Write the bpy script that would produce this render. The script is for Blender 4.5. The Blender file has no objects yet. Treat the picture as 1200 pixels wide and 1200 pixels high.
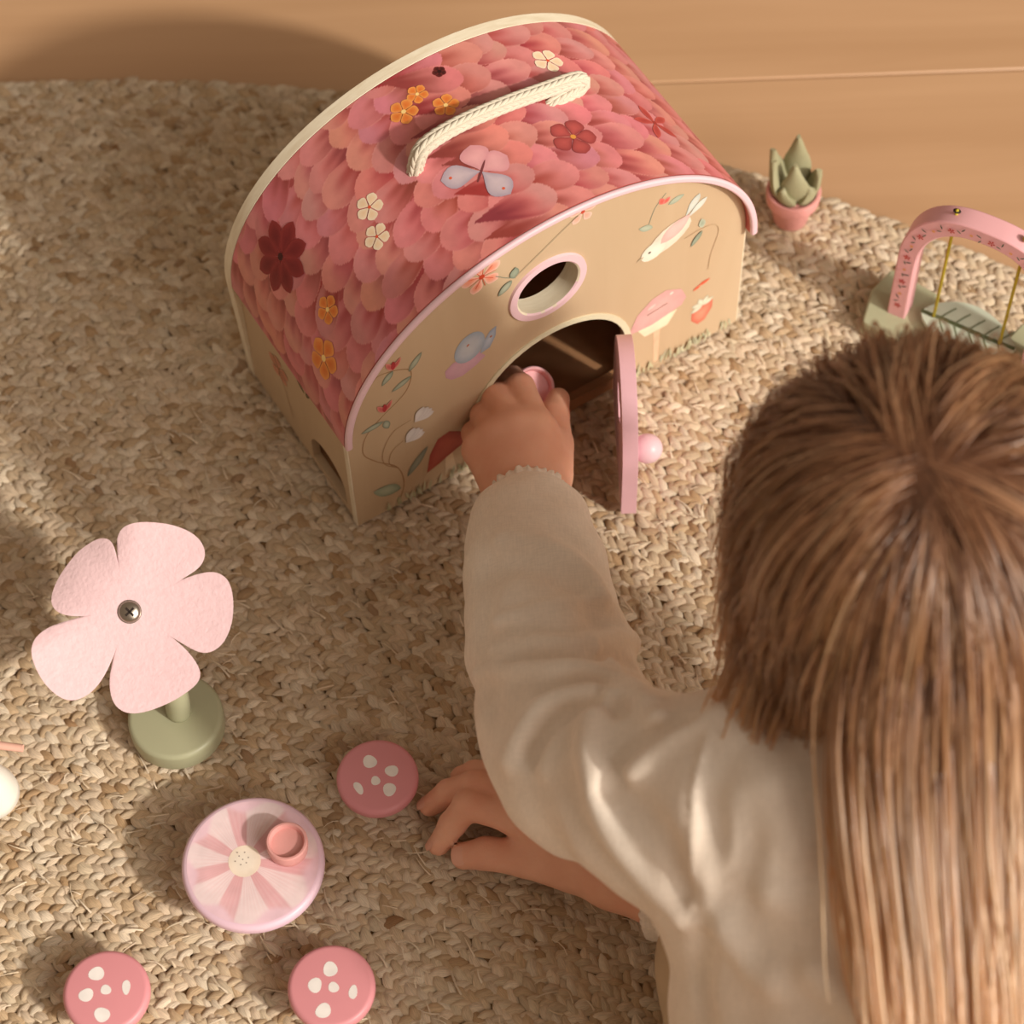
import bpy, bmesh, math, random
import numpy as np
from mathutils import Vector, Matrix, geometry

random.seed(7)
rng = np.random.default_rng(11)
scene = bpy.context.scene
COL = scene.collection

# ------------------------------------------------------------------ camera
FPX, PITCH, ROLL, CAMH = 3000.0, 1.043761, -0.036735, 1.308486
_cp, _sp = math.cos(PITCH), math.sin(PITCH)
C_POS = np.array([0.0, 0.0, CAMH])
C_F = np.array([0, _cp, -_sp])
_r0, _u0 = np.array([1.0, 0, 0]), np.array([0, _sp, _cp])
C_R = _r0 * math.cos(ROLL) + _u0 * math.sin(ROLL)
C_U = -_r0 * math.sin(ROLL) + _u0 * math.cos(ROLL)
cam_data = bpy.data.cameras.new('camera')
cam_data.sensor_width = 36.0
cam_data.lens = FPX / 1200.0 * 36.0
cam_data.clip_start = 0.02
cam_data.dof.use_dof = True
cam_data.dof.focus_distance = 1.40
cam_data.dof.aperture_fstop = 6.5
cam = bpy.data.objects.new('camera', cam_data)
COL.objects.link(cam)
_m = Matrix.Identity(4)
for i in range(3):
    _m[i][0], _m[i][1], _m[i][2], _m[i][3] = C_R[i], C_U[i], -C_F[i], C_POS[i]
cam.matrix_world = _m
scene.camera = cam

# ------------------------------------------------------------------ light
SHADOW_AZ, SUN_EL = math.radians(142.5), math.radians(33)
sun_d = bpy.data.lights.new('sun', 'SUN')
sun_d.energy = 2.8
sun_d.angle = math.radians(3.0)
sun_d.color = (1.0, 0.93, 0.81)
sun = bpy.data.objects.new('sun', sun_d)
COL.objects.link(sun)
TO_SUN = np.array([-math.cos(SHADOW_AZ) * math.cos(SUN_EL), -math.sin(SHADOW_AZ) * math.cos(SUN_EL), math.sin(SUN_EL)])
sun.rotation_euler = Vector(TO_SUN).to_track_quat('Z', 'Y').to_euler()
sun.location = (1.2, -0.8, 1.5)
win_d = bpy.data.lights.new('window_fill', 'AREA')          # broad soft fill added on the sun side, for an unseen window
win_d.shape = 'RECTANGLE'; win_d.size = 2.4; win_d.size_y = 1.9
win_d.energy = 70.0
win_d.color = (1.0, 0.91, 0.80)
win = bpy.data.objects.new('window_fill', win_d)
COL.objects.link(win)
win.location = (1.9, -0.9, 1.75)
win.rotation_euler = (Vector(win.location) - Vector((0.0, 0.7, 0.0))).to_track_quat('Z', 'Y').to_euler()
world = bpy.data.worlds.new('room_light')
scene.world = world
world.use_nodes = True
world.node_tree.nodes['Background'].inputs[0].default_value = (1.0, 0.75, 0.53, 1)
world.node_tree.nodes['Background'].inputs[1].default_value = 0.30
scene.view_settings.view_transform = 'Standard'
scene.view_settings.look = 'None'
scene.view_settings.gamma = 1.0
scene.view_settings.use_curve_mapping = False
scene.view_settings.exposure = 0.0


# ------------------------------------------------------------------ helpers
def at(px, py, z):
    """world point at height z seen at a pixel of the 1200 x 1200 frame"""
    d = C_F * FPX + C_R * (px - 600) - C_U * (py - 600)
    t = (z - CAMH) / d[2]
    return C_POS + d * t


def project(P):
    d = np.asarray(P, float).reshape(-1, 3) - C_POS
    z = d @ C_F
    return np.stack([600 + FPX * (d @ C_R) / z, 600 - FPX * (d @ C_U) / z], 1)


def lin(r, g, b):
    f = lambda c: ((c / 255.0) / 12.92) if c / 255.0 <= 0.04045 else (((c / 255.0) + 0.055) / 1.055) ** 2.4
    return (f(r), f(g), f(b), 1.0)


def tag(o, label=None, cat=None, group=None, kind=None):
    if label: o['label'] = label
    if cat: o['category'] = cat
    if group: o['group'] = group
    if kind: o['kind'] = kind
    return o


def empty(name, loc=(0, 0, 0), rz=0.0, parent=None):
    o = bpy.data.objects.new(name, None)
    o.empty_display_size = 0.02
    o.location = tuple(loc)
    o.rotation_euler = (0, 0, rz)
    COL.objects.link(o)
    if parent: o.parent = parent
    return o


def mesh_obj(name, verts, faces, mat, parent=None, smooth=False, cols=None, uvs=None, auto=None):
    me = bpy.data.meshes.new(name)
    me.from_pydata([tuple(map(float, v)) for v in verts], [], [tuple(map(int, f)) for f in faces])
    if smooth:
        me.polygons.foreach_set('use_smooth', [True] * len(me.polygons))
    if cols is not None:
        at_ = me.color_attributes.new('Col', 'FLOAT_COLOR', 'POINT')
        c = np.ones((len(verts), 4)); c[:, :3] = np.asarray(cols)[:, :3]
        at_.data.foreach_set('color', c.ravel())
    if uvs is not None:
        ul = me.uv_layers.new(name='UVMap')
        li = np.empty(len(me.loops), int); me.loops.foreach_get('vertex_index', li)
        ul.data.foreach_set('uv', np.asarray(uvs)[li].ravel())
    me.materials.append(mat)
    me.update()
    o = bpy.data.objects.new(name, me)
    COL.objects.link(o)
    if parent: o.parent = parent
    if auto is not None and hasattr(me, 'set_sharp_from_angle'):
        me.polygons.foreach_set('use_smooth', [True] * len(me.polygons))
        me.set_sharp_from_angle(angle=math.radians(auto))
    return o


def fast_obj(name, V, Q, mat, parent=None, cols=None, uvs=None, smooth=True):
    """numpy arrays of vertices and quads (or triangles)"""
    V = np.asarray(V, np.float32); Q = np.asarray(Q, np.int32)
    me = bpy.data.meshes.new(name)
    k = Q.shape[1]
    me.vertices.add(len(V)); me.vertices.foreach_set('co', V.ravel())
    me.loops.add(Q.size); me.loops.foreach_set('vertex_index', Q.ravel())
    me.polygons.add(len(Q))
    me.polygons.foreach_set('loop_start', np.arange(0, Q.size, k, dtype=np.int32))
    me.polygons.foreach_set('loop_total', np.full(len(Q), k, np.int32))
    if smooth:
        me.polygons.foreach_set('use_smooth', np.ones(len(Q), bool))
    me.update(calc_edges=True)
    if cols is not None:
        a = me.color_attributes.new('Col', 'FLOAT_COLOR', 'POINT')
        c = np.ones((len(V), 4), np.float32); c[:, :3] = cols[:, :3]
        a.data.foreach_set('color', c.ravel())
    if uvs is not None:
        ul = me.uv_layers.new(name='UVMap')
        ul.data.foreach_set('uv', np.asarray(uvs, np.float32)[Q.ravel()].ravel())
    me.validate()
    me.materials.append(mat)
    o = bpy.data.objects.new(name, me)
    COL.objects.link(o)
    if parent: o.parent = parent
    return o


def bevel(o, w, seg=2, ang=40):
    m = o.modifiers.new('bevel', 'BEVEL')
    m.width = w; m.segments = seg; m.limit_method = 'ANGLE'; m.angle_limit = math.radians(ang)
    for p in o.data.polygons: p.use_smooth = True
    if hasattr(o.data, 'set_sharp_from_angle'): o.data.set_sharp_from_angle(angle=math.radians(50))
    return o


# ------------------------------------------------------------------ materials
def new_mat(name):
    m = bpy.data.materials.new(name)
    m.use_nodes = True
    nt = m.node_tree
    return m, nt, nt.nodes['Principled BSDF']


def plain(name, rgb, rough=0.55, var=0.06, scale=60.0, bump=0.0, bscale=300.0, stretch=None, sheen=0.0, sss=0.0, spec=0.4, metal=0.0):
    """painted or fabric surface: base colour with a little mottling and a fine relief"""
    m, nt, b = new_mat(name)
    N, L = nt.nodes, nt.links
    tc = N.new('ShaderNodeTexCoord')
    src = tc.outputs['Object']
    if stretch:
        mp = N.new('ShaderNodeMapping'); mp.inputs['Scale'].default_value = stretch
        L.new(src, mp.inputs['Vector']); src = mp.outputs['Vector']
    no = N.new('ShaderNodeTexNoise'); no.inputs['Scale'].default_value = scale; no.inputs['Detail'].default_value = 5
    L.new(src, no.inputs['Vector'])
    mix = N.new('ShaderNodeMix'); mix.data_type = 'RGBA'
    c = lin(*rgb)
    mix.inputs['A'].default_value = tuple(max(0, v * (1 - var * 2)) for v in c[:3]) + (1,)
    mix.inputs['B'].default_value = tuple(min(1, v * (1 + var * 2)) for v in c[:3]) + (1,)
    L.new(no.outputs['Fac'], mix.inputs['Factor'])
    L.new(mix.outputs['Result'], b.inputs['Base Color'])
    b.inputs['Roughness'].default_value = rough
    b.inputs['Specular IOR Level'].default_value = spec
    b.inputs['Metallic'].default_value = metal
    if sheen: b.inputs['Sheen Weight'].default_value = sheen
    if sss:
        b.inputs['Subsurface Weight'].default_value = sss
        b.inputs['Subsurface Radius'].default_value = (1.0, 0.45, 0.25)
        b.inputs['Subsurface Scale'].default_value = 0.004
    if bump:
        n2 = N.new('ShaderNodeTexNoise'); n2.inputs['Scale'].default_value = bscale; n2.inputs['Detail'].default_value = 4
        L.new(src, n2.inputs['Vector'])
        bp = N.new('ShaderNodeBump'); bp.inputs['Strength'].default_value = bump; bp.inputs['Distance'].default_value = 0.001
        L.new(n2.outputs['Fac'], bp.inputs['Height']); L.new(bp.outputs['Normal'], b.inputs['Normal'])
    return m


def printed(name, rough=0.55, var=0.10, scale=90.0):
    """flat print: the colour stands in the mesh's colour attribute, brushed a little"""
    m, nt, b = new_mat(name)
    N, L = nt.nodes, nt.links
    a = N.new('ShaderNodeAttribute'); a.attribute_name = 'Col'
    tc = N.new('ShaderNodeTexCoord')
    no = N.new('ShaderNodeTexNoise'); no.inputs['Scale'].default_value = scale; no.inputs['Detail'].default_value = 6
    L.new(tc.outputs['Object'], no.inputs['Vector'])
    mr = N.new('ShaderNodeMapRange'); mr.inputs['To Min'].default_value = 1 - var * 2; mr.inputs['To Max'].default_value = 1 + var * 2
    L.new(no.outputs['Fac'], mr.inputs['Value'])
    mx = N.new('ShaderNodeMix'); mx.data_type = 'RGBA'; mx.blend_type = 'MULTIPLY'; mx.inputs['Factor'].default_value = 1
    L.new(a.outputs['Color'], mx.inputs['A']); L.new(mr.outputs['Result'], mx.inputs['B'])
    L.new(mx.outputs['Result'], b.inputs['Base Color'])
    b.inputs['Roughness'].default_value = rough
    b.inputs['Specular IOR Level'].default_value = 0.35
    return m


def wood(name, c1, c2, rough=0.5, sx=2.0, sy=40.0, sz=40.0, bump=0.05, dist=3.0):
    m, nt, b = new_mat(name)
    N, L = nt.nodes, nt.links
    tc = N.new('ShaderNodeTexCoord')
    mp = N.new('ShaderNodeMapping'); mp.inputs['Scale'].default_value = (sx, sy, sz)
    L.new(tc.outputs['Object'], mp.inputs['Vector'])
    oi = N.new('ShaderNodeObjectInfo')
    ad = N.new('ShaderNodeVectorMath'); ad.operation = 'ADD'
    L.new(mp.outputs['Vector'], ad.inputs[0]); L.new(oi.outputs['Random'], ad.inputs[1])
    no = N.new('ShaderNodeTexNoise'); no.inputs['Scale'].default_value = 1.0; no.inputs['Detail'].default_value = 7
    no.inputs['Distortion'].default_value = 0.6
    L.new(ad.outputs['Vector'], no.inputs['Vector'])
    cr = N.new('ShaderNodeValToRGB')
    cr.color_ramp.elements[0].position = 0.3; cr.color_ramp.elements[0].color = lin(*c1)
    cr.color_ramp.elements[1].position = 0.7; cr.color_ramp.elements[1].color = lin(*c2)
    L.new(no.outputs['Fac'], cr.inputs['Fac'])
    L.new(cr.outputs['Color'], b.inputs['Base Color'])
    b.inputs['Roughness'].default_value = rough
    bp = N.new('ShaderNodeBump'); bp.inputs['Strength'].default_value = bump; bp.inputs['Distance'].default_value = 0.001
    L.new(no.outputs['Fac'], bp.inputs['Height']); L.new(bp.outputs['Normal'], b.inputs['Normal'])
    return m


M = {}
M['plank'] = wood('oak_plank', (184, 144, 108), (198, 158, 122), 0.42, 1.6, 26, 26, 0.04)
M['plank_gap'] = plain('plank_gap', (96, 62, 38), 0.8)
M['plywood'] = wood('pale_plywood', (197, 170, 138), (205, 180, 149), 0.5, 30, 30, 3, 0.03)
M['ply_edge'] = wood('plywood_edge', (226, 212, 186), (240, 230, 208), 0.55, 60, 300, 60, 0.05)
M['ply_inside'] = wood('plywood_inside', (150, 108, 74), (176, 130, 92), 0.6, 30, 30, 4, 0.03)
M['pink_trim'] = plain('pink_lacquer', (234, 198, 208), 0.38, 0.02, 40, 0.02, 120)
M['pink_door'] = plain('pink_door_lacquer', (230, 184, 196), 0.42, 0.03, 40, 0.03, 120)
M['roof'] = plain('roof_coral_paint', (196, 98, 94), 0.42, 0.12, 70, 0.03, 200)
M['print'] = printed('printed_motif')
M['roof_print'] = printed('printed_petals', 0.40, 0.09, 120)
M['rope'] = plain('cotton_rope', (214, 204, 186), 0.9, 0.05, 200, 0.25, 900, sheen=0.2)
M['stool'] = plain('stool_pink_paint', (222, 148, 156), 0.42, 0.02, 50, 0.03, 150)
M['table'] = plain('table_pale_pink_paint', (236, 202, 220), 0.40, 0.02, 50, 0.03, 150)
M['cup'] = plain('cup_pink_paint', (224, 162, 158), 0.5, 0.04, 90, 0.05, 250)
M['cup2'] = plain('bowl_pink_paint', (236, 176, 182), 0.45, 0.02, 50, 0.03, 150)
M['green'] = plain('sage_paint', (174, 174, 144), 0.42, 0.02, 40, 0.03, 120)
M['felt'] = plain('pink_felt', (232, 198, 204), 0.95, 0.05, 240, 0.5, 420, sheen=0.5)
M['steel'] = plain('screw_steel', (178, 168, 158), 0.28, 0.03, 80, 0, metal=1.0)
M['leafgreen'] = plain('succulent_paint', (160, 156, 124), 0.6, 0.08, 60, 0.08, 200)
M['pot'] = plain('pot_pink_paint', (228, 160, 156), 0.55, 0.04, 60, 0.05, 200)
M['swing'] = plain('swing_pink_paint', (228, 172, 178), 0.45, 0.03, 50, 0.03, 150)
M['cord'] = plain('yellow_cord', (190, 172, 44), 0.7, 0.08, 300, 0.2, 900)
M['leafseat'] = plain('leaf_seat_paint', (196, 206, 188), 0.55, 0.06, 60, 0.04, 150)
M['white'] = plain('white_paint', (238, 234, 226), 0.4, 0.02, 40)
M['black'] = plain('dark_gap', (40, 28, 22), 0.8)


# ------------------------------------------------------------------ mesh builders
def lathe(profile, seg=48):
    """profile: list of (r, z) from bottom axis to top axis"""
    V, F = [], []
    rows = []
    for r, z in profile:
        if r < 1e-7:
            rows.append([len(V)]); V.append((0, 0, z))
        else:
            rows.append(list(range(len(V), len(V) + seg)))
            for i in range(seg):
                a = 2 * math.pi * i / seg
                V.append((r * math.cos(a), r * math.sin(a), z))
    for A, B in zip(rows[:-1], rows[1:]):
        if len(A) == 1 and len(B) == 1: continue
        for i in range(seg):
            j = (i + 1) % seg
            if len(A) == 1: F.append((A[0], B[j], B[i]))
            elif len(B) == 1: F.append((A[i], A[j], B[0]))
            else: F.append((A[i], A[j], B[j], B[i]))
    return V, F


def round_disc(r, z0, z1, e=0.002, n=4):
    """profile of a disc with rounded rims"""
    p = [(0, z0)]
    for i in range(n + 1):
        a = -math.pi / 2 + (math.pi / 2) * i / n
        p.append((r - e + e * math.cos(a), z0 + e + e * math.sin(a)))
    for i in range(n + 1):
        a = (math.pi / 2) * i / n
        p.append((r - e + e * math.cos(a), z1 - e + e * math.sin(a)))
    p.append((0, z1))
    return p


def plate(outer, holes, t0, t1, fmap):
    """a flat board: outline and holes in (a, b), thickness from t0 to t1; fmap(a, b, t) -> xyz"""
    loops = [list(outer)] + [list(h) for h in holes]
    tri = geometry.tessellate_polygon([[Vector((p[0], p[1], 0)) for p in lp] for lp in loops])
    flat = [p for lp in loops for p in lp]
    n = len(flat)
    V = [fmap(p[0], p[1], t0) for p in flat] + [fmap(p[0], p[1], t1) for p in flat]
    F = [tuple(t) for t in tri] + [tuple(i + n for i in reversed(t)) for t in tri]
    k = 0
    for lp in loops:
        for i in range(len(lp)):
            a, b = k + i, k + (i + 1) % len(lp)
            F.append((a, b, b + n, a + n))
        k += len(lp)
    return V, F


def fix_normals(o):
    bm = bmesh.new(); bm.from_mesh(o.data)
    bmesh.ops.recalc_face_normals(bm, faces=bm.faces)
    bm.to_mesh(o.data); bm.free()
    return o


def tube(path, rad, seg=10, cap=True):
    P = [Vector(p) for p in path]
    n = len(P)
    R = rad if hasattr(rad, '__len__') else [rad] * n
    V, F = [], []
    T = [(P[min(i + 1, n - 1)] - P[max(i - 1, 0)]).normalized() for i in range(n)]
    up = Vector((0, 0, 1)) if abs(T[0].z) < 0.9 else Vector((1, 0, 0))
    nrm = (up - T[0] * up.dot(T[0])).normalized()
    for i in range(n):
        nrm = (nrm - T[i] * nrm.dot(T[i])).normalized()
        bn = T[i].cross(nrm)
        for k in range(seg):
            a = 2 * math.pi * k / seg
            V.append(P[i] + (nrm * math.cos(a) + bn * math.sin(a)) * R[i])
    for i in range(n - 1):
        for k in range(seg):
            j = (k + 1) % seg
            F.append((i * seg + k, i * seg + j, (i + 1) * seg + j, (i + 1) * seg + k))
    if cap:
        F.append(tuple(range(seg))[::-1]); F.append(tuple(range((n - 1) * seg, n * seg)))
    return [tuple(v) for v in V], F


def smooth_path(pts, n=40):
    """Catmull-Rom through the points"""
    P = [np.array(p, float) for p in pts]
    P = [2 * P[0] - P[1]] + P + [2 * P[-1] - P[-2]]
    out = []
    m = len(P) - 3
    for s in np.linspace(0, m, n):
        i = min(int(s), m - 1); t = s - i
        a, b, c, d = P[i:i + 4]
        out.append(0.5 * ((2 * b) + (c - a) * t + (2 * a - 5 * b + 4 * c - d) * t * t + (3 * b - a - 3 * c + d) * t ** 3))
    return out


def box(x0, x1, y0, y1, z0, z1):
    V = [(x, y, z) for z in (z0, z1) for y in (y0, y1) for x in (x0, x1)]
    F = [(0, 2, 3, 1), (4, 5, 7, 6), (0, 1, 5, 4), (2, 6, 7, 3), (0, 4, 6, 2), (1, 3, 7, 5)]
    return V, F


class Art:
    """flat painted motif: coloured polygons mapped onto a surface, each a hair above the last"""
    def __init__(self, fmap, step=0.00004, base=0.00015):
        self.f, self.V, self.F, self.C, self.k, self.step, self.base = fmap, [], [], [], 0, step, base

    def poly(self, pts, rgb, rgb2=None):
        h = self.base + self.step * self.k; self.k += 1
        n0 = len(self.V)
        cx = sum(p[0] for p in pts) / len(pts); cy = sum(p[1] for p in pts) / len(pts)
        c1 = lin(*rgb); c2 = lin(*(rgb2 or rgb))
        self.V.append(self.f(cx, cy, h)); self.C.append(c2)
        for fr, c in ((0.55, [(x + 2 * y) / 3 for x, y in zip(c1, c2)]), (1.0, c1)):
            for p in pts:
                self.V.append(self.f(cx + (p[0] - cx) * fr, cy + (p[1] - cy) * fr, h)); self.C.append(c)
        n = len(pts)
        for i in range(n):
            j = (i + 1) % n
            self.F.append((n0, n0 + 1 + i, n0 + 1 + j))
            self.F.append((n0 + 1 + i, n0 + 1 + n + i, n0 + 1 + n + j, n0 + 1 + j))
        return self

    def ell(self, cx, cy, rx, ry, rot, rgb, rgb2=None, n=16):
        c, s = math.cos(rot), math.sin(rot)
        return self.poly([(cx + rx * math.cos(a) * c - ry * math.sin(a) * s, cy + rx * math.cos(a) * s + ry * math.sin(a) * c)
                          for a in [2 * math.pi * i / n for i in range(n)]], rgb, rgb2)

    def petal(self, cx, cy, L, Wd, rot, rgb, rgb2=None, tip=0.6, n=9):
        """leaf or petal from its root (cx, cy); tip > 1 round end, < 1 pointed end"""
        up = []
        for i in range(n + 1):
            t = i / n
            up.append((L * t, Wd * (math.sin(math.pi * t ** tip)) ** 0.8 * 0.5))
        pts = up + [(x, -y) for x, y in reversed(up[1:-1])]
        c, s = math.cos(rot), math.sin(rot)
        return self.poly([(cx + x * c - y * s, cy + x * s + y * c) for x, y in pts], rgb, rgb2)

    def line(self, pts, w, rgb):
        h = self.base + self.step * self.k; self.k += 1
        P = smooth_path([(p[0], p[1], 0) for p in pts], max(8, 8 * len(pts))); n0 = len(self.V); n = len(P)
        for i in range(n):
            t = P[min(i + 1, n - 1)] - P[max(i - 1, 0)]; t = t / (np.linalg.norm(t) + 1e-12)
            for s in (-1, 1):
                self.V.append(self.f(P[i][0] - s * t[1] * w / 2, P[i][1] + s * t[0] * w / 2, h)); self.C.append(lin(*rgb))
        for i in range(n - 1):
            a = n0 + 2 * i
            self.F.append((a, a + 1, a + 3, a + 2))
        return self

    def flower(self, cx, cy, R, k, rot, rgb, rgb2, mid=(240, 190, 90), w=0.75, midr=0.16, tip=1.7):
        for i in range(k):
            self.petal(cx, cy, R, R * w, rot + 2 * math.pi * i / k, rgb, rgb2, tip)
        self.ell(cx, cy, R * midr, R * midr, 0, mid)
        return self

    def build(self, name, mat, parent):
        return mesh_obj(name, self.V, self.F, mat, parent, False, self.C)


# ================================================================== SETTING
FLOOR_Z = -0.012
floor = empty('floor', (0, 0, FLOOR_Z)); tag(floor, 'pale oak plank floor around the rug', kind='structure')
V, F = box(-1.6, 1.6, -1.4, 2.4, -0.03, -0.009)
mesh_obj('subfloor', V, F, M['plank_gap'], floor)
PW = 0.205
for i in range(-9, 8):
    y0 = 1.092 + i * PW
    x0 = -1.6
    k = 0
    joints = [-1.6, random.uniform(-1.1, -0.55), random.uniform(0.65, 1.2), 1.6]
    for a, b_ in zip(joints[:-1], joints[1:]):
        V, F = box(a + 0.0006, b_ - 0.0006, y0 + 0.0007, y0 + PW - 0.0007, -0.02, 0)
        o = mesh_obj('plank', V, F, M['plank'], floor)
        bevel(o, 0.0008, 1)

# ------------------------------------------------------------------ jute rug, braid by braid
RUG_C, RUG_R, PITCHB = np.array([-0.31, -0.085]), 1.19, 0.0096


def jute_material():
    m, nt, b = new_mat('braided_jute')
    N, L = nt.nodes, nt.links
    at_ = N.new('ShaderNodeAttribute'); at_.attribute_name = 'Col'
    uv = N.new('ShaderNodeUVMap'); uv.uv_map = 'UVMap'
    mp = N.new('ShaderNodeMapping'); mp.inputs['Scale'].default_value = (0.9, 9.0, 1)
    L.new(uv.outputs['UV'], mp.inputs['Vector'])
    no = N.new('ShaderNodeTexNoise'); no.inputs['Scale'].default_value = 1.6; no.inputs['Detail'].default_value = 6; no.inputs['Roughness'].default_value = 0.65
    L.new(mp.outputs['Vector'], no.inputs['Vector'])
    mr = N.new('ShaderNodeMapRange'); mr.inputs['From Min'].default_value = 0.25; mr.inputs['From Max'].default_value = 0.75
    mr.inputs['To Min'].default_value = 0.62; mr.inputs['To Max'].default_value = 1.28
    L.new(no.outputs['Fac'], mr.inputs['Value'])
    mx = N.new('ShaderNodeMix'); mx.data_type = 'RGBA'; mx.blend_type = 'MULTIPLY'; mx.inputs['Factor'].default_value = 1
    L.new(at_.outputs['Color'], mx.inputs['A']); L.new(mr.outputs['Result'], mx.inputs['B'])
    L.new(mx.outputs['Result'], b.inputs['Base Color'])
    b.inputs['Roughness'].default_value = 0.62
    b.inputs['Specular IOR Level'].default_value = 0.35
    bp = N.new('ShaderNodeBump'); bp.inputs['Strength'].default_value = 0.75; bp.inputs['Distance'].default_value = 0.0012
    L.new(no.outputs['Fac'], bp.inputs['Height']); L.new(bp.outputs['Normal'], b.inputs['Normal'])
    return m


M['jute'] = jute_material()
M['jute_back'] = plain('jute_backing', (158, 120, 80), 0.9, 0.2, 400, 0.6, 500)
rug = empty('jute_rug', (RUG_C[0], RUG_C[1], FLOOR_Z))
tag(rug, 'round braided natural jute rug lying on the wooden floor', 'rug')
V, F = lathe([(0, 0.0), (RUG_R - 0.004, 0.0), (RUG_R, 0.003), (RUG_R - 0.003, 0.0065), (0, 0.0065)], 160)
mesh_obj('rug_backing', V, F, M['jute_back'], rug, auto=40)

def stitch_template(NU, NV):
    t_, s_ = np.meshgrid(np.linspace(0, 1, NU), np.linspace(-1, 1, NV), indexing='ij')
    tw = np.clip(np.sin(np.pi * np.clip(t_, 0.02, 0.98) ** 0.9), 0, 1) ** 0.55
    return (t_, s_, t_ - 0.5, s_ * tw * 0.5 + 0.10 * np.sin(np.pi * t_),
            np.sqrt(np.clip(1 - (s_ * 0.94) ** 2, 0, 1)) * (0.25 + 0.75 * np.sin(np.pi * t_) ** 0.6) - 0.35,
            np.array([(i * NV + j, (i + 1) * NV + j, (i + 1) * NV + j + 1, i * NV + j + 1) for i in range(NU - 1) for j in range(NV - 1)]))


FINE, COARSE = stitch_template(7, 4), stitch_template(4, 3)
JC = np.array([lin(*c)[:3] for c in ((220, 198, 172), (210, 186, 156), (230, 212, 188), (202, 174, 140), (216, 196, 168), (184, 152, 116))])
JP = np.array([0.28, 0.24, 0.16, 0.15, 0.12, 0.05])
ring_n = 0
rr = RUG_R - PITCHB * 0.5
while rr > 0.12:
    step = 0.0066
    ang = np.arange(math.radians(-60), math.radians(150), step / rr)
    ang = ang + rng.uniform(0, step / rr)
    pp = project(np.stack([RUG_C[0] + rr * np.cos(ang), RUG_C[1] + rr * np.sin(ang), 0 * ang], 1))
    keep = (pp[:, 0] > -760) & (pp[:, 0] < 1960) & (pp[:, 1] > -160) & (pp[:, 1] < 1900)
    near = (pp[:, 0] > -90) & (pp[:, 0] < 1290) & (pp[:, 1] < 1290)
    vs, us, cs, qs, nv0 = [], [], [], [], 0
    for (tT, tS, tX, tY, tZ, tQ), sel in ((FINE, keep & near), (COARSE, keep & ~near)):
        an_ = ang[sel]
        if len(an_) < 3: continue
        drift = np.interp(an_, np.linspace(an_.min(), an_.max() + 1e-6, 12), rng.uniform(-1, 1, 12))
        for s in (-1, 1):
            n = len(an_)
            a = an_ + (0.5 * step / rr if s > 0 else 0) + rng.normal(0, 0.0006, n) / rr
            r = rr + s * PITCHB * 0.228 + rng.normal(0, 0.0005, n) + drift * 0.0008
            slant = (0.62 * s) + rng.normal(0, 0.13, n)
            Ln = 0.0124 * rng.uniform(0.85, 1.22, n); Wn = 0.0063 * rng.uniform(0.8, 1.25, n); Hn = 0.0033 * rng.uniform(0.75, 1.2, n)
            x = tX[None] * Ln[:, None, None]; y = tY[None] * Wn[:, None, None] * (-s); z = tZ[None] * Hn[:, None, None]
            z = z + x * rng.normal(0.14, 0.10, n)[:, None, None] + rng.normal(0, 0.0005, n)[:, None, None]
            z = z - 0.0040
            # a little sag and kink in each strand
            y = y + rng.normal(0, 0.10, n)[:, None, None] * x * x / 0.008
            th = a + math.pi / 2 + slant
            c_, s_ = np.cos(th)[:, None, None], np.sin(th)[:, None, None]
            X = (r * np.cos(a))[:, None, None] + x * c_ - y * s_
            Y = (r * np.sin(a))[:, None, None] + x * s_ + y * c_
            vs.append(np.stack([X, Y, z - FLOOR_Z], -1).reshape(-1, 3))
            off = rng.uniform(0, 60, (n, 2))
            U_ = (tT[None] * 1.6 + off[:, 0, None, None]); W_ = (tS[None] * 0.5 + off[:, 1, None, None])
            us.append(np.stack([U_, W_], -1).reshape(-1, 2))
            col = JC[rng.choice(6, n, p=JP)] * rng.uniform(0.90, 1.10, (n, 1))
            dark = rng.random(n) < 0.008
            col[dark] *= np.array([0.62, 0.52, 0.44])
            k_ = tX.size
            cs.append(np.repeat(col, k_, 0))
            qs.append((tQ[None] + nv0 + (np.arange(n) * k_)[:, None, None]).reshape(-1, 4)); nv0 += n * k_
    if vs:
        fast_obj('braid', np.concatenate(vs), np.concatenate(qs), M['jute'], rug, np.concatenate(cs), np.concatenate(us))
    rr -= PITCHB
# loose straw ends standing out of the braids
n = 2600
pts = np.stack([rng.uniform(-0.42, 0.45, n), rng.uniform(0.40, 1.09, n)], 1)
d = np.hypot(*(pts - RUG_C).T)
pts = pts[d < RUG_R - 0.015]
vs, us, cs = [], [], []
for p in pts:
    th = math.atan2(p[1] - RUG_C[1], p[0] - RUG_C[0]) + math.pi / 2 + random.choice((-1, 1)) * random.uniform(0.2, 1.0)
    L_ = random.uniform(0.005, 0.014); w_ = random.uniform(0.0003, 0.0007); k_ = random.uniform(-0.5, 0.5)
    z0, z1 = -0.0016, random.uniform(-0.0005, 0.0022)
    c = JC[random.choice((0, 2, 2, 4))] * random.uniform(0.9, 1.2)
    for i in range(4):
        t = i / 3
        a_ = th + k_ * t
        cx, cy = p[0] - RUG_C[0] + math.cos(a_) * L_ * t, p[1] - RUG_C[1] + math.sin(a_) * L_ * t
        z = z0 + (z1 - z0) * math.sin(t * 2.2) - FLOOR_Z
        ww = w_ * (1 - 0.6 * t)
        nx, ny = -math.sin(a_), math.cos(a_)
        vs += [(cx - nx * ww, cy - ny * ww, z), (cx, cy, z + ww), (cx + nx * ww, cy + ny * ww, z)]
        us += [(t, 0), (t, .05), (t, .1)]; cs += [c] * 3
m = len(vs) // 12
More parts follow.
